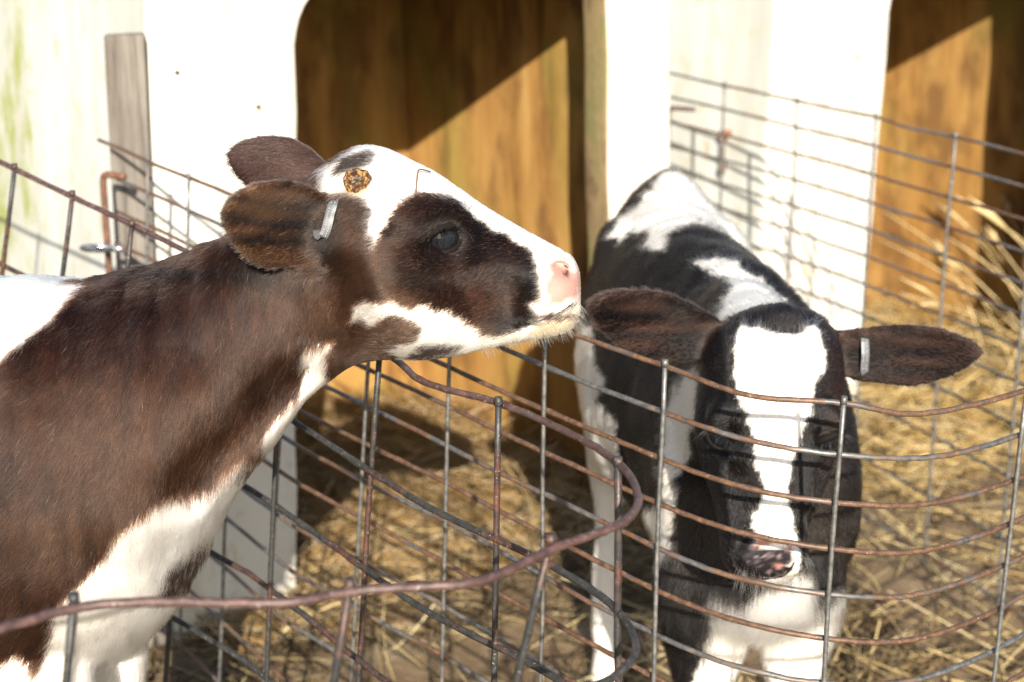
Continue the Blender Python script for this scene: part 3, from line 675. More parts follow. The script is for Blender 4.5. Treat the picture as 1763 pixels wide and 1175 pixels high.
bk_L = [PL(z5([(525, 207), (530, 160), (600, 105), (690, 90), (722, 112), (712, 155), (650, 175), (590, 195)])),
        PL(z5([(895, 1112), (960, 1060), (1040, 1042), (1160, 1050), (1080, 1108), (950, 1122)])),
        PL([(344, 915), (300, 970), (290, 1010), (320, 985), (350, 945)]), PL([(245, 1130), (215, 1160), (200, 1200), (260, 1200)]),
        PL([(445, 785), (415, 800), (345, 838), (400, 815), (440, 802)])]
pink_L = PL(z5([(1530, 640), (1600, 610), (1660, 600), (1760, 700), (1760, 850), (1690, 850), (1570, 912), (1500, 870), (1535, 820), (1525, 760), (1540, 700)]))
nos_L = PL(z5([(1630, 685), (1648, 668), (1672, 678), (1676, 705), (1660, 722), (1640, 708)]))
mou_L = PL(z5([(1530, 893), (1570, 913), (1640, 878), (1700, 838), (1714, 844), (1640, 892), (1570, 928), (1530, 908)]))
chin_L = PL(z5([(1480, 950), (1570, 912), (1690, 850), (1760, 830), (1740, 1000), (1500, 1040)]))
def blob(U, px, py, rx, ry, ch, Y=Y0 - .06):
    c = ch.uv([at(px, py, Y)])[0]; d = ((U[:, 0] - c[0]) / (rx * px1)) ** 2 + ((U[:, 1] - c[1]) / (ry * px1)) ** 2
    return np.exp(-d)[:, None]
BROWN = np.array((.098, .052, .033))
def coat_left(P, Nn, rnd):
    Q = P.copy(); Q[:, 1] = Y0 - np.abs(P[:, 1] - Y0); U = chL.uv(Q); n = len(P)
    col = np.tile(BROWN, (n, 1)); mx = lambda c, f: col * (1 - f) + np.array(c) * f
    for a in ((600, 520, 130, 90, (.185, .118, .080), .85), (700, 545, 110, 60, (.18, .112, .075), .8), (330, 760, 160, 90, (.15, .082, .052), .7), (510, 690, 50, 50, (.15, .09, .065), .6), (200, 560, 260, 90, (.048, .020, .015), .85), (330, 520, 130, 60, (.040, .018, .014), .8), (60, 800, 110, 160, (.062, .028, .021), .6), (180, 890, 140, 50, (.16, .095, .058), .6),
              (850, 440, 90, 70, (.036, .014, .010), .92), (800, 500, 70, 50, (.06, .028, .018), .7), (765, 400, 80, 56, (.014, .010, .010), .95), (720, 480, 45, 28, (.015, .010, .009), .75), (910, 480, 28, 55, (.010, .008, .008), .95), (890, 555, 60, 22, (.010, .008, .008), .95), (655, 370, 32, 38, (.030, .014, .011), .9), (700, 350, 40, 25, (.06, .026, .016), .6), (560, 410, 36, 60, (.012, .009, .008), .9), (300, 465, 190, 16, (.014, .009, .008), .85), (440, 440, 70, 40, (.012, .009, .008), .85), (540, 620, 40, 30, (.07, .032, .021), .6), (480, 650, 60, 60, (.085, .042, .027), .6)):
        col = mx(a[4], a[5] * blob(U, *a[:4], chL))
    st = vnoise(P, (260, 260, 45), 21)[:, None]; s3_ = vnoise(P, (95, 60, 14), 22)[:, None]; col = (col * (1, .88, .78)) ** 1.12 * .41 * (1 + .35 * st) * (1 + .32 * vnoise(P, (420, 420, 160), 26)[:, None]) * (1 + .30 * s3_) * (1 + .15 * vnoise(P, 14, 23)[:, None]) * (1 + .28 * np.clip(rnd, -2, 2))[:, None]
    er = np.minimum(near_ear(P, ear_n, .02), near_ear(P, ear_f, .02)) < .012
    if er.any():
        e = np.array((.070, .036, .022)) * np.ones((n, 1)); s = vnoise(P, (60, 60, 160), 31)[:, None]; s2_ = vnoise(P, (30, 30, 75), 33)[:, None]
        e = e * .55 * (1 + .7 * s) * (1 + .8 * s2_); k = blob(U, 520, 385, 55, 50, chL); e = e * (1 - .88 * k) + BLACK * .88 * k
        k = blob(U, 425, 350, 60, 20, chL); e = e * (1 - .5 * k) + np.array((.15, .085, .042)) * .5 * k
        k = blob(U, 440, 435, 50, 22, chL); e = e * (1 - .5 * k) + np.array((.12, .068, .034)) * .5 * k
        for a in ((440, 348, 50, 8), (470, 385, 62, 9), (452, 416, 50, 8)): k = .55 * blob(U, *a, chL) * (1 + .6 * s); e = e * (1 - k) + BLACK * 1.5 * k
        for a in ((430, 330, 58, 8), (445, 367, 62, 8), (440, 400, 60, 8), (450, 440, 52, 11)): k = .42 * blob(U, *a, chL) * (1 + .8 * s2_); e = e * (1 - k) + np.array((.13, .073, .040)) * k
        fe = (P[:, 1] > Y0 + .005)[:, None]; e = np.where(fe, np.array((.040, .020, .015)) * (1 + .25 * s), e)
        col = np.where(er[:, None], e, col)
    jag = .0030 * vnoise(P, 110, 41) + .0035 * vnoise(P, 42, 42) + .0022 * rnd
    sd = np.min([sd_poly(U, q) for q in wh_L], 0); wf = np.clip((.0012 - (sd + jag)) / .0024, 0, 1); wf[er] = 0
    sb = np.min([sd_poly(U, q) for q in bk_L], 0); bf = np.clip((.0012 - (sb + jag)) / .0024, 0, 1)
    wf = (wf * (1 - bf))[:, None]; col = np.where(bf[:, None] > .5, col * .35 + BLACK * .4, col)
    k = blob(U, 615, 312, 34, 30, chL); k = np.minimum(1, 1.5 * blob(U, 615, 312, 25, 24, chL)); wcol = WHITE * (1 - .85 * k) + np.array((.40, .245, .085)) * .85 * k
    col = col * (1 - wf) + wcol * wf
    pf = np.clip(-(sd_poly(U, pink_L) + jag) / .009, 0, 1)[:, None] * wf; col = col * (1 - pf) + PINK * pf
    nf = np.clip(-sd_poly(U, nos_L) / .0015, 0, 1)[:, None]; col = col * (1 - nf) + np.array((.05, .022, .022)) * nf
    nf = np.clip(-sd_poly(U, mou_L) / .001, 0, 1)[:, None]; col = col * (1 - nf) + np.array((.05, .025, .022)) * nf
    cf = np.clip(-(sd_poly(U, chin_L) + jag) / .006, 0, 1)[:, None] * wf; col = col * (1 - cf) + np.array((.66, .53, .34)) * cf
    fl = (rnd > 2.75)[:, None] & (wf < .5); col = np.where(fl, np.array((.34, .29, .23)), col)
    return np.clip(col, .0025, .9)
rootL = thing('calf', (fx, Y0, 0), 'brown and white calf in profile, chin resting over the wire fence', 'calf', None)
nrL, _ = vnormals(co, tri); colL = coat_left(co, nrL, np.zeros(len(co)))
bodyL = body_object(co, tri, colL, rootL)
xh = at(560, 500, Y0)[0]; xn = at(330, 700, Y0)[0]
def flow_left(P, Nn):
    hd = np.clip((P[:, 0] - xh) / .05, 0, 1)[:, None]; bd = np.clip((xn - .05 - P[:, 0]) / .15, 0, 1)[:, None]
    F_ = np.array((-.35, 0, -1.0)) * (1 - hd) + np.array((-1, 0, -.28)) * hd; F_ = F_ * (1 - bd) + np.array((-.75, 0, -.7)) * bd
    for E, s in ((ear_n, 1), (ear_f, 1)):
        k = (near_ear(P, E, .02) < .012)[:, None]; F_ = np.where(k, np.array((-1.0, -.1, -.25)) * np.ones_like(P), F_)
    return F_
def isbare_L(P):
    Q = P.copy(); Q[:, 1] = Y0 - np.abs(P[:, 1] - Y0); return np.clip(-sd_poly(chL.uv(Q), pink_L) / .008, 0, 1)
def dens_left(P, Nn):
    d = np.where(P[:, 1] < Y0 + .02, 1.0, .35) * np.where(Nn[:, 1] > .5, .5, 1.0); x_ = at(-60, 700, Y0)[0]
    d *= np.where(P[:, 0] < x_, .22, 1.0); d *= np.where(P[:, 2] < .40, .3, 1.0); d *= 1 - .8 * isbare_L(P)
    d *= np.where(P[:, 0] > xh, 1.5, 1.0); return d
fringe = np.array([at(340, 900, Y0), at(300, 1000, Y0), at(260, 1090, Y0)])
def len_left(P, Nn):
    hd = np.clip((P[:, 0] - xh) / .08, 0, 1); L = .013 * (1 - hd) + .0060 * hd
    e = near_ear(P, ear_n, .02); e = np.minimum(e, near_ear(P, ear_f, .02)); L = np.where(e < .012, .0072, L)
    dd = np.min([np.linalg.norm(P - q, axis=1) for q in fringe], 0); L += .012 * np.exp(-(dd / .10) ** 2)
    L = np.where(isbare_L(P) > .2, .0025, L); return L
def lift_left(P, Nn):
    e = np.minimum(near_ear(P, ear_n, .02), near_ear(P, ear_f, .02)); l = np.where(P[:, 0] > xh, .24, .20); l = np.where(e < .012, .26, l)
    dd = np.min([np.linalg.norm(P - q, axis=1) for q in fringe], 0); return l + .35 * np.exp(-(dd / .08) ** 2)
fur(co, tri, rootL, 460000, dens_left, coat_left, flow_left, len_left, lift_left, wild=lambda P: np.where(np.minimum(near_ear(P, ear_n, .02), near_ear(P, ear_f, .02)) < .012, .45, .85))
# chin whiskers
def whiskers(bv_, root, area, n, L0, L1, col, down, name='whiskers'):
    pts = []
    for _ in range(n):
        i = random.randrange(len(area)); x, y = area[i]; P, Nm = hit(bv_, x + random.gauss(0, 9), y + random.gauss(0, 6))
        L = random.uniform(L0, L1); d = Nm * .6 + np.array(down) + rng.normal(0, .28, 3); d /= np.linalg.norm(d)
        pts.append([P, P + d * L * .35, P + d * L * .7 + (0, 0, -.04 * L), P + d * L + (0, 0, -.14 * L)])
    add_hair(name, np.array(pts), np.array(col) * rng.uniform(.8, 1.1, (n, 1)), np.full(n, .00017), root)
whiskers(bv, rootL, [(985, 545), (975, 555), (960, 562), (940, 568), (915, 575), (880, 582), (990, 530), (840, 592)], 380, .006, .014, (.62, .48, .30), (.45, -.2, -.6))
# eye, lids, lashes
def eye(bv_, root, px, py, inward, rad, ax_u, ax_v, tilt=0.0, nl=70):
    P, Nm = hit(bv_, px, py); Nm = Nm / np.linalg.norm(Nm); c = P - Nm * rad * inward
    bm = bmesh.new(); bmesh.ops.create_uvsphere(bm, u_segments=32, v_segments=20, radius=rad); V = np.array([v.co for v in bm.verts]); F = [[v.index for v in f.verts] for f in bm.faces]; bm.free()
    e = mk('eye', V + c, F, EYE, root)
    u = np.cross((0, 0, 1.), Nm); u /= np.linalg.norm(u); v = np.cross(Nm, u); u, v = u * math.cos(tilt) + v * math.sin(tilt), v * math.cos(tilt) - u * math.sin(tilt)
    mb = MB(); ring = []
    for t in np.linspace(0, 2 * math.pi, 44):
        a, b = ax_u * math.cos(t), ax_v * math.sin(t) * (1 - .25 * abs(math.cos(t)) ** 3); q = a * u + b * v
        dd = math.sqrt(max(rad ** 2 - a * a - b * b, (rad * .25) ** 2)); ring.append(c + q + Nm * (dd + .0006))
    rr = [.0032 + .0022 * max(0, math.sin(t)) ** .5 for t in np.linspace(0, 2 * math.pi, 44)]
    mb.tube(ring, rr, 8, cap=False); mb.build('eyelid', LID, root)
    pts = []
    for k in range(nl):
        t = random.uniform(.15, math.pi - .15); i = int(t / (2 * math.pi) * 43); s0 = ring[i]; L = random.uniform(.010, .020)
        d = Nm * .8 + v * random.uniform(-.75, .15) + u * (math.cos(t) * .6 + random.gauss(0, .12)) ; d /= np.linalg.norm(d)
        pts.append([s0, s0 + d * L * .4, s0 + d * L * .75 - v * .08 * L, s0 + d * L - v * .3 * L])
    add_hair('eyelashes', np.array(pts), np.tile((.008, .007, .007), (nl, 1)), np.full(nl, .00026), root)
    return c, Nm
eye(bv, rootL, 764, 411, .60, .0218, .0202, .0126, R(14))
# mirrored far eye
P, Nm = hit(bv, 764, 411); c = P - Nm * .019 * .72; c[1] = 2 * Y0 - c[1]
bm = bmesh.new(); bmesh.ops.create_uvsphere(bm, u_segments=24, v_segments=14, radius=.019); mk('eye', np.array([v.co for v in bm.verts]) + c, [[v.index for v in f.verts] for f in bm.faces], EYE, rootL); bm.free()
# horn bud scab
P, Nm = hit(bv, 615, 312); u = np.cross((0, 0, 1.), Nm); u /= np.linalg.norm(u); v = np.cross(Nm, u); V = [P + Nm * .004]; F = []; K, J = 36, 9
for j in range(1, J + 1):
    for k in range(K):
        a = 2 * math.pi * k / K; r_ = .0138 * j / J * (1 + .07 * math.sin(2 * a + 1) + .05 * math.sin(3 * a + .4) + .035 * math.sin(8 * a)); q = P + (u * math.cos(a) + v * math.sin(a)) * r_
        h_ = hit(bv, *[881.5 + FPX * (q - CAM)[0] / ((q - CAM) @ FWD), 587.5 - FPX * ((q - CAM) @ UPV) / ((q - CAM) @ FWD)])[0]
        V.append(h_ + Nm * (.0066 * math.exp(-((j / J - .70) / .20) ** 2) + .0012 + .0016 * random.uniform(-1, 1) - (.003 if j == J else 0)))
for k in range(K): F.append((0, 1 + k, 1 + (k + 1) % K))
for j in range(J - 1):
    for k in range(K): a = 1 + j * K; F.append((a + k, a + K + k, a + K + (k + 1) % K, a + (k + 1) % K))
mk('horn_bud', V, F, SCAB, rootL)
def pix(q): q = q - CAM; return 881.5 + FPX * q[0] / (q @ FWD), 587.5 - FPX * (q @ UPV) / (q @ FWD)
def patch(name, bv_, root, pts, mat, off=.0009, deep=.002):
    pts = np.array(pts, float); n = 28; cl = np.vstack([pts, pts[:1]]); cl = catmull(cl, n + 1)[:-1]; c = cl.mean(0)
    P, Nm = hit(bv_, *c); V = [P + Nm * (off - deep)]; F = []
    for j in range(1, 6):
        for k in range(n):
            q, m_ = hit(bv_, *(c + (cl[k] - c) * j / 5)); V.append(q + Nm * (off - deep * (1 - (j / 5) ** 2) - (.0025 if j == 5 else 0)))
    for k in range(n): F.append((0, 1 + k, 1 + (k + 1) % n))
    for j in range(4):
        for k in range(n): a = 1 + j * n; F.append((a + k, a + n + k, a + n + (k + 1) % n, a + (k + 1) % n))
    return mk(name, V, F, mat, root)
patch('nostril', bv, rootL, z5([(1624, 690), (1636, 662), (1664, 660), (1688, 686), (1684, 716), (1662, 734), (1644, 720), (1652, 698)]), NOSE_D, .0012, .004)
def mouth(bv_, root, pts, r_=.0011):
    Q = []
    for x, y in pts: q, m_ = hit(bv_, x, y); Q.append(q + m_ * .0004)
    mb = MB(); mb.tube(catmull(Q, 50), np.interp(np.linspace(0, 1, 50), [0, .1, .8, 1], [r_ * .4, r_, r_, r_ * .5]), 7); return mb.build('mouth_line', NOSE_D, root)
mouth(bv, rootL, [(908, 556), (922, 553), (942, 548), (962, 538), (978, 528), (988, 521)], .0007)
# ear tags: a folded metal strip through the ear
def strip(pts, wdir, w_, th, root, dots=True):
    pts = catmull(pts, 26); mb = MB(); V = []
    T = np.gradient(pts, axis=0); T /= np.linalg.norm(T, axis=1)[:, None]
    for p_, t_ in zip(pts, T):
        wd = np.asarray(wdir) - t_ * np.dot(wdir, t_); wd /= np.linalg.norm(wd); nn = np.cross(t_, wd)
        V += [p_ + wd * w_ + nn * th, p_ - wd * w_ + nn * th, p_ - wd * w_ - nn * th, p_ + wd * w_ - nn * th]
    k = len(pts); F = [(4 * i + j, 4 * i + (j + 1) % 4, 4 * i + 4 + (j + 1) % 4, 4 * i + 4 + j) for i in range(k - 1) for j in range(4)] + [(0, 1, 2, 3), (4 * k - 1, 4 * k - 2, 4 * k - 3, 4 * k - 4)]
    mb.add(V, F); o = mb.build('ear_tag', TAGM, root, True)
    b_ = o.modifiers.new('bevel', 'BEVEL'); b_.width = .0005; b_.segments = 2; b_.limit_method = 'ANGLE'
    if dots:
        mb = MB()
        for i in range(4, 18):
            for s_ in (-.45, .35):
                if random.random() < .75:
                    wd = np.asarray(wdir) - T[i] * np.dot(wdir, T[i]); wd /= np.linalg.norm(wd); nn = np.cross(T[i], wd); sg = 1 if nn.dot(CAM - pts[i]) > 0 else -1
                    q = pts[i] + wd * w_ * s_; mb.tube([q + nn * sg * th * .5, q + nn * sg * (th + .0003)], .0008, 6)
        mb.build('stamped_mark', STAMP, o)
    return o
a_, b_ = hit(bv, 572, 352), hit(bv, 560, 402); n_ = np.array((0.1, -1, .05)) * .006
strip([a_[0] + np.array((.004, .010, .004)), a_[0] + np.array((.002, -.003, .003)), a_[0] * .75 + b_[0] * .25 + n_ * 1.1, (a_[0] + b_[0]) / 2 + n_ * 1.4, a_[0] * .2 + b_[0] * .8 + n_ * 1.3, b_[0] + n_ + np.array((-.002, 0, -.002)), b_[0] + np.array((-.006, -.003, -.002)), b_[0] + np.array((-.008, .006, .004))], (1, 0, .25), .0047, .0006, rootL)
# a wisp of straw lying on the forehead
P1, P2, P3 = hit(bv, 738, 302), hit(bv, 717, 302), hit(bv, 715, 340); mb = MB()
mb.tube(catmull([P1[0] + P1[1] * .004, P2[0] + P2[1] * .007, (P2[0] + P3[0]) / 2 + P3[1] * .006, P3[0] + P3[1] * .003], 20), .0008, 6)
tag(mb.build('straw_wisp', plain('brown stalk', (.16, .09, .04), .6), None), 'thin bent brown straw lying on the white forehead of the brown calf', 'straw')

# ------------------------------------------------------------------ the black and white calf (facing, right)
bk = np.array((0, .89, -.46))
def hsec(px, py, Y, th, hw_, egg=0.0):
    f = at(px, py, Y); return (f + bk * th / 2, -bk * th / 2, (hw_, 0, 0), egg)
hd2 = [hsec(1345, 526, 1.815, .05, .028), hsec(1345, 545, 1.765, .10, .064), hsec(1345, 590, 1.727, .14, .080, .1), hsec(1345, 650, 1.700, .165, .084, .12), hsec(1344, 720, 1.675, .172, .086, .05), hsec(1341, 790, 1.655, .16, .074, 0),
       hsec(1337, 850, 1.638, .138, .060), hsec(1332, 900, 1.622, .118, .051), hsec(1329, 940, 1.612, .108, .049), hsec(1327, 972, 1.618, .088, .042), hsec(1326, 996, 1.635, .05, .028), hsec(1326, 1004, 1.645, .02, .01)]
def bsec(x, y, zc, h, hw_, egg=0.0, lean=0.0): return ((x, y, zc), (0, lean * h, h), (hw_, 0, 0), egg)
neck2 = [bsec(.299, 1.80, .755, .075, .058, 0, .5), bsec(.300, 1.86, .742, .095, .064, 0, .45), bsec(.303, 1.93, .715, .125, .080, -.1, .35), bsec(.306, 2.01, .69, .15, .10, -.15, .2), bsec(.305, 2.08, .67, .16, .11, -.2, .1)]
tor2 = [bsec(.326, 1.885, .53, .06, .045), bsec(.330, 1.915, .54, .125, .10), bsec(.330, 1.97, .575, .175, .138, -.12), bsec(.322, 2.06, .625, .212, .146, -.22), bsec(.298, 2.15, .638, .216, .140, -.2), bsec(.274, 2.28, .632, .226, .152, -.15), bsec(.258, 2.40, .645, .218, .152, -.12),
        bsec(.256, 2.49, .672, .206, .142, -.12), bsec(.262, 2.57, .712, .18, .118, -.2), bsec(.267, 2.625, .75, .145, .078, -.3), bsec(.269, 2.65, .775, .10, .04)]
def foreleg2(x, y, k=1.0): return leg([(x, y + .04, .66, .055, .075), (x, y + .02, .56, .060, .066), (x, y, .47, .060 * k, .060), (x, y, .38, .054 * k, .050), (x, y, .30, .040 * k, .038), (x, y, .26, .028, .030), (x, y, .17, .020, .021), (x, y, .09, .024, .025), (x, y - .008, .05, .021, .022), (x, y - .014, .03, .027, .03), (x, y - .018, 0, .031, .036)])
def hindleg2(x, y): return leg([(x, y - .03, .70, .05, .11), (x, y - .02, .58, .052, .09), (x, y + .005, .47, .042, .06), (x, y + .05, .40, .030, .038), (x, y + .065, .36, .027, .034), (x, y + .055, .25, .021, .023), (x, y + .045, .10, .024, .026), (x, y + .03, .05, .022, .025), (x, y + .02, 0, .031, .037)])
p2 = 1.0 / 1500.0
ear2l = ear_mesh(at(1240, 590, 1.79), at(1016, 523, 1.735), (.15, -1, .1), np.array([34, 46, 54, 58, 56, 50, 40]) * p2, np.array([34, 48, 64, 70, 70, 58, 42]) * p2, .40)
ear2r = ear_mesh(at(1418, 606, 1.80), at(1692, 605, 1.735), (-.15, -1, .1), np.array([34, 42, 47, 51, 52, 46, 36]) * p2, np.array([44, 50, 60, 66, 64, 54, 40]) * p2, .40)
parts = [loft(hd2), loft(neck2), loft(tor2), foreleg2(.264, 1.96, 1.12), foreleg2(.387, 1.97), loft([bsec(.328, 1.875, .49, .03, .03), bsec(.328, 1.89, .475, .065, .07), bsec(.328, 1.93, .465, .085, .095), bsec(.328, 2.02, .47, .08, .10), bsec(.328, 2.1, .48, .05, .06)]), hindleg2(.165, 2.50), hindleg2(.355, 2.51), ear2l, ear2r,
         loft([(p_, (0, r_, 0), (r_, 0, 0)) for p_, r_ in zip([(.268, 2.62, .865), (.268, 2.66, .85), (.266, 2.685, .70), (.266, 2.69, .52), (.266, 2.68, .42)], (.03, .022, .015, .014, .02))], 5, 12)]
co, tri, ed = voxel_union(parts, .0044)
earm = np.minimum(near_ear(co, ear2l, .02), near_ear(co, ear2r, .02)); isear = np.clip((earm - .006) / .012, 0, 1)
hmask = np.clip((1.86 - co[:, 1]) / .06, 0, 1)
co = smooth(co, ed, 26, (.30 + .70 * isear) * (1 - .6 * hmask)); bv = bvh_of(co, tri); H_ = lambda x, y: hit(bv, x, y)[0]
for sx, ex, ey in ((-1, 1246, 752), (1, 1424, 757)):
    cxp = 1342
    co = brush(co, H_(ex - sx * 6, ey - 38), H_(ex + sx * 2, ey - 30), .030, (sx * .013, -.011, .003))
    co = brush(co, H_(ex, ey), H_(ex, ey + 4), .028, (-sx * .012, .010, 0))
    co = brush(co, H_(cxp + sx * 70, 830), H_(cxp + sx * 58, 890), .030, (-sx * .009, .007, 0))
    co = brush(co, H_(1328 + sx * 40, 925), H_(1328 + sx * 46, 935), .012, (-sx * .005, .014, .003))
    co = brush(co, H_(1328 + sx * 42, 960), H_(1328 + sx * 38, 975), .024, (sx * .007, -.007, -.002))
for sx in (-1, 1): co = brush(co, H_(1342 + sx * 62, 790), H_(1340 + sx * 50, 860), .022, (sx * .006, -.006, 0))
co = brush(co, H_(1342, 690), H_(1336, 860), .022, (0, -.005, 0))
co = brush(co, H_(1345, 545), H_(1345, 540), .035, (0, -.004, .008))
co = brush(co, H_(1290, 978), H_(1372, 978), .006, (0, .005, .002))
co = brush(co, (.258, 2.45, .90), (.264, 2.6, .92), .05, (0, 0, .012))                       # spine over the hips
for sx in (-1, 1): co = brush(co, (.258 + sx * .10, 2.43, .80), (.258 + sx * .095, 2.46, .81), .05, (sx * .008, 0, .014))
nr, _ = vnormals(co, tri); bdm = np.clip((co[:, 1] - 1.9) / .1, 0, 1)
co = co + nr * (bdm * (.004 * vnoise(co, (14, 26, 10), 3) + .0025 * vnoise(co, (30, 40, 26), 5)))[:, None]
bv = bvh_of(co, tri)
face = Chart((-.17, -.95, .27)); back = Chart((-.115, -.965, .22))
z1 = lambda L: [(1000 + x / 2.519, 480 + y / 2.519) for x, y in L]
z2 = lambda L: [(1180 + x / 3.561, 690 + y / 3.561) for x, y in L]
z4 = lambda L: [(980 + x / 3.79, 270 + y / 3.79) for x, y in L]
blaze = face.poly(z1([(690, 190), (740, 205), (800, 220), (860, 230), (920, 235), (970, 215), (1020, 172), (1060, 230), (1070, 320), (1050, 400), (1020, 480), (1000, 560), (970, 640), (945, 740)]) +
                  z2([(680, 310), (640, 430), (620, 560), (640, 680), (680, 800), (705, 900), (712, 1000), (690, 1040), (740, 1200), (380, 1200), (390, 1090), (470, 1085), (560, 1070), (640, 990), (600, 940), (420, 900), (415, 830), (405, 710), (460, 640), (485, 530), (440, 400), (420, 260), (380, 100), (350, 20)]) +
                  z1([(700, 560), (670, 460), (655, 380), (650, 300), (660, 220)]), 1.67)
nose_b = face.poly(z2([(335, 900), (420, 870), (560, 885), (665, 905), (650, 990), (595, 1062), (500, 1080), (420, 1045), (340, 960)]), 1.63)
nose_p = [face.poly(z2(q), 1.63) for q in ([(415, 800), (530, 800), (560, 890), (480, 905), (420, 890)], [(620, 870), (672, 870), (690, 910), (620, 910)], [(525, 985), (600, 985), (605, 1035), (540, 1050)], [(350, 925), (385, 920), (400, 960), (370, 965)])]
wb = [back.poly(z4([(580, 60), (650, 40), (760, 60), (840, 130), (880, 240), (910, 290), (1010, 350), (1100, 420), (1200, 480), (1265, 540), (1290, 605), (1225, 600), (1212, 680), (1160, 640), (1090, 590), (1030, 540), (970, 480), (900, 460), (830, 460), (740, 500), (680, 540), (640, 620), (560, 620), (485, 615), (530, 540), (520, 490), (430, 510), (380, 540), (325, 585), (330, 525), (250, 525), (300, 430), (320, 370), (420, 310), (470, 240), (530, 190)]), 2.42),
      back.poly(z4([(800, 680), (880, 650), (970, 645), (1100, 680), (1160, 740), (1250, 800), (1350, 890), (1420, 960), (1250, 1000), (1130, 1060), (1010, 1080), (960, 1035), (1030, 920), (1045, 850), (1030, 790), (910, 775), (900, 720)]), 2.0),
      back.poly([(1003, 540), (1035, 560), (1037, 607), (1058, 633), (1048, 670), (1080, 696), (1080, 760), (1069, 796), (1106, 853), (1111, 885), (1093, 958), (1095, 1400), (930, 1400), (930, 540)], 2.48),
      back.poly([(1195, 620), (1216, 640), (1216, 665), (1200, 712), (1190, 760), (1168, 811), (1163, 874), (1153, 916), (1140, 950), (1108, 885), (1104, 870), (1140, 850), (1143, 760), (1150, 690), (1170, 650)], 2.06),
      back.poly([(1222, 992), (1240, 1002), (1270, 1004), (1310, 985), (1340, 962), (1388, 962), (1396, 1012), (1408, 1000), (1450, 995), (1462, 1010), (1440, 1050), (1425, 1500), (1180, 1500), (1192, 1180), (1205, 1120), (1220, 1060)], 1.96)]
BROWN2 = np.array((.035, .017, .011))
def coat_right(P, Nn, rnd):
    n = len(P); hd = (P[:, 1] < 1.875) & (P[:, 2] > .555); jag = .0028 * vnoise(P, 110, 41) + .003 * vnoise(P, 42, 42) + .0022 * rnd
    col = np.tile(BLACK, (n, 1)) * (1 + .5 * vnoise(P, 12, 7)[:, None]); U = face.uv(P)
    dust = np.clip(vnoise(P, 9, 61) - .1, 0, 1)[:, None] * (~hd)[:, None]; col = col * (1 - .25 * dust) + np.array((.10, .075, .055)) * .25 * dust
    er = np.minimum(near_ear(P, ear2l, .02), near_ear(P, ear2r, .02)) < .013
    e = np.array((.018, .0098, .0075)) * (1 + .8 * vnoise(P, (40, 40, 130), 31)[:, None]) * (1 + .7 * vnoise(P, (20, 20, 70), 35)[:, None])
    for a in ((1185, 600, 34, 32), (1505, 620, 40, 40), (1180, 530, 60, 16)):
        k = blob(U, *a[:4], face, 1.75); e = e * (1 - .8 * k) + BLACK * .8 * k
    for a in ((1120, 545, 62, 7), (1108, 577, 60, 7), (1580, 606, 62, 7), (1570, 640, 50, 6)): k = .75 * blob(U, *a, face, 1.75); e = e * (1 - k) + BLACK * k
    for a in ((1095, 527, 62, 8), (1118, 561, 55, 7), (1085, 592, 42, 8), (1605, 588, 52, 8), (1595, 624, 52, 8)): k = .6 * blob(U, *a, face, 1.75); e = e * (1 - k) + np.array((.055, .029, .020)) * k
    col = np.where(er[:, None], e, col)
    k = np.clip((P[:, 0] - .345) / .04, 0, 1)[:, None] * hd[:, None] * (~er)[:, None]; col = col * (1 - .6 * k) + BROWN2 * .6 * k
    sd = sd_poly(U, blaze); wf = np.clip((.0012 - (sd + jag)) / .0024, 0, 1) * hd * ~er
    B = back.uv(P); s2_ = np.min([sd_poly(B, q) for q in wb], 0); wf = np.where(hd, wf, np.clip((.0012 - (s2_ + jag * 1.6)) / .0024, 0, 1))[:, None]
    # a black poll and neck stripe continue behind the head
    col = col * (1 - wf) + WHITE * wf
    nf = (np.clip(-(sd_poly(U, nose_b) + jag * .5) / .002, 0, 1) * hd)[:, None]; col = col * (1 - nf) + (np.array((.016, .013, .016)) + .30 * np.clip(vnoise(P, 240, 71) - .15, 0, 1)[:, None] * np.array((1, .75, .8))) * nf
    for q in nose_p:
        f = (np.clip(-(sd_poly(U, q) + jag * .6) / .003, 0, 1) * hd)[:, None]; col = col * (1 - f) + np.array((.46, .23, .19)) * f
    return np.clip(col, .0025, .9)
rootR = thing('calf', (.31, 2.0, 0), 'black and white calf facing the viewer behind the curved wire fence', 'calf', None)
nrR, _ = vnormals(co, tri); bodyR = body_object(co, tri, coat_right(co, nrR, np.zeros(len(co))), rootR)
def flow_right(P, Nn):
    F_ = np.where((P[:, 1] < 1.86)[:, None], np.array((0, .35, .9)), np.array((0, .75, -.55)))
    F_ = F_ * np.ones_like(P)
    k = ((P[:, 1] < 1.86) & (np.abs(P[:, 0] - .296) > .05))[:, None]; F_ = np.where(k, np.stack([np.sign(P[:, 0] - .296) * .5, np.full(len(P), .6), np.full(len(P), .25)], 1), F_)
    F_ = np.where((P[:, 2] < .55)[:, None] & (P[:, 1] > 1.86)[:, None], np.array((0, .2, -1)), F_)
    for E, s in ((ear2l, -1), (ear2r, 1)):
        k = (near_ear(P, E, .02) < .013)[:, None]; F_ = np.where(k, np.array((s * 1.0, .1, -.1)), F_)
    return F_
def isnose_R(P): U = face.uv(P); return (np.clip(-np.min([sd_poly(U, q) for q in [nose_b] + nose_p], 0) / .006, 0, 1)) * (P[:, 1] < 1.8)
def dens_right(P, Nn):
    d = np.where(Nn[:, 1] > .4, .35, 1.0) * np.where(P[:, 2] < .35, .35, 1.0) * np.where(P[:, 1] < 1.9, 2.0, 1.0); return d * (1 - .9 * isnose_R(P))
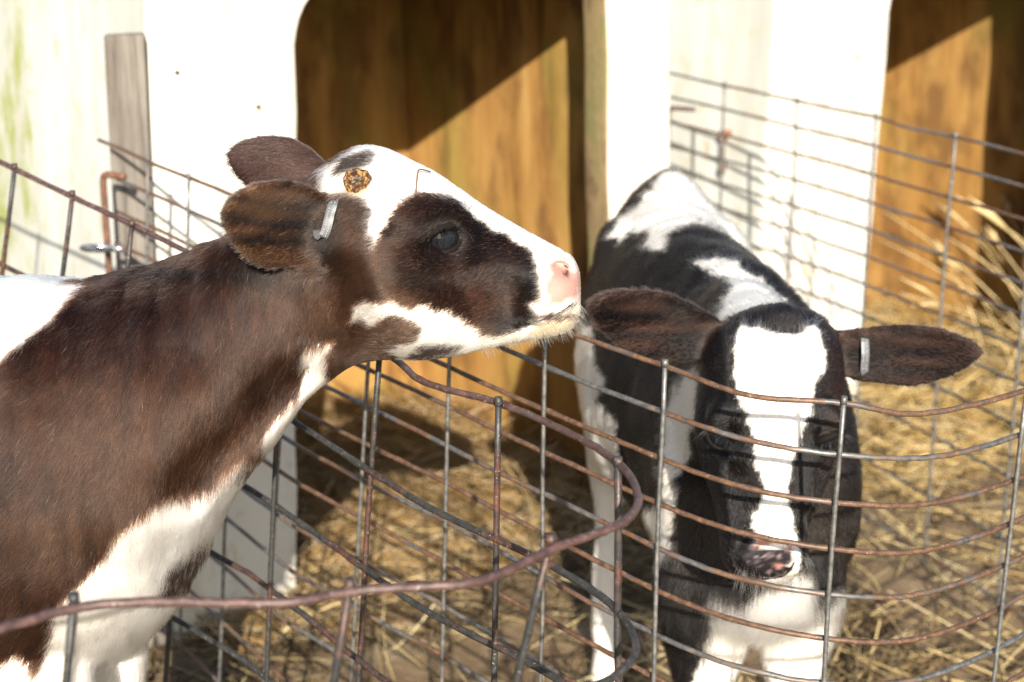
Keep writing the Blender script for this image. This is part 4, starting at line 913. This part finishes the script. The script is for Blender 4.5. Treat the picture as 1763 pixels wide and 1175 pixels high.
def len_right(P, Nn):
    L = np.where(P[:, 1] < 1.86, .0065, .015); e = np.minimum(near_ear(P, ear2l, .02), near_ear(P, ear2r, .02)); L = np.where(e < .013, .0058, L)
    L = L + .026 * np.exp(-((P[:, 1] - 1.90) / .07) ** 2 - ((P[:, 2] - .43) / .07) ** 2); L = np.where((P[:, 1] < 1.86) & (P[:, 2] > .845), .011, L)
    return np.where(isnose_R(P) > .2, .002, L)
def lift_right(P, Nn):
    e = np.minimum(near_ear(P, ear2l, .02), near_ear(P, ear2r, .02)); l = np.where(e < .013, .22, .24)
    l = l + .35 * np.exp(-((P[:, 1] - 1.90) / .07) ** 2 - ((P[:, 2] - .43) / .07) ** 2)
    return np.where((P[:, 1] < 1.86) & (P[:, 2] > .845), .45, l)
fur(co, tri, rootR, 300000, dens_right, coat_right, flow_right, len_right, lift_right, rad=.00024, wild=lambda P: np.where(np.minimum(near_ear(P, ear2l, .02), near_ear(P, ear2r, .02)) < .013, .4, .9))
eye(bv, rootR, 1243, 752, .50, .020, .0185, .0125, R(-20), 35); eye(bv, rootR, 1427, 757, .50, .020, .0185, .0125, R(20), 35)
whiskers(bv, rootR, [(1300, 1000), (1330, 1003), (1360, 998), (1280, 985), (1385, 960)], 260, .008, .020, (.66, .60, .50), (0, -.5, -.6))
a_, b_ = hit(bv, 1488, 590), hit(bv, 1487, 628); n_ = np.array((0, -1, .05)) * .006
strip([a_[0] + np.array((.003, .012, .006)), a_[0] + np.array((0, -.002, .005)), a_[0] * .75 + b_[0] * .25 + n_ * 1.1, (a_[0] + b_[0]) / 2 + n_ * 1.3, a_[0] * .2 + b_[0] * .8 + n_ * 1.1, b_[0] + n_ * .9 + (0, 0, -.006), b_[0] + np.array((.004, -.002, -.013)), b_[0] + np.array((.008, .007, -.010))], (1, .2, 0), .0050, .0006, rootR)
patch('nostril', bv, rootR, z2([(345, 918), (362, 905), (385, 930), (405, 965), (396, 985), (370, 962)]), NOSE_D, .0012, .003)
patch('nostril', bv, rootR, z2([(648, 918), (664, 905), (674, 930), (660, 962), (648, 950)]), NOSE_D, .0012, .003)
mouth(bv, rootR, z2([(400, 1052), (450, 1078), (520, 1084), (590, 1074), (640, 1035), (668, 990)]), .0014)
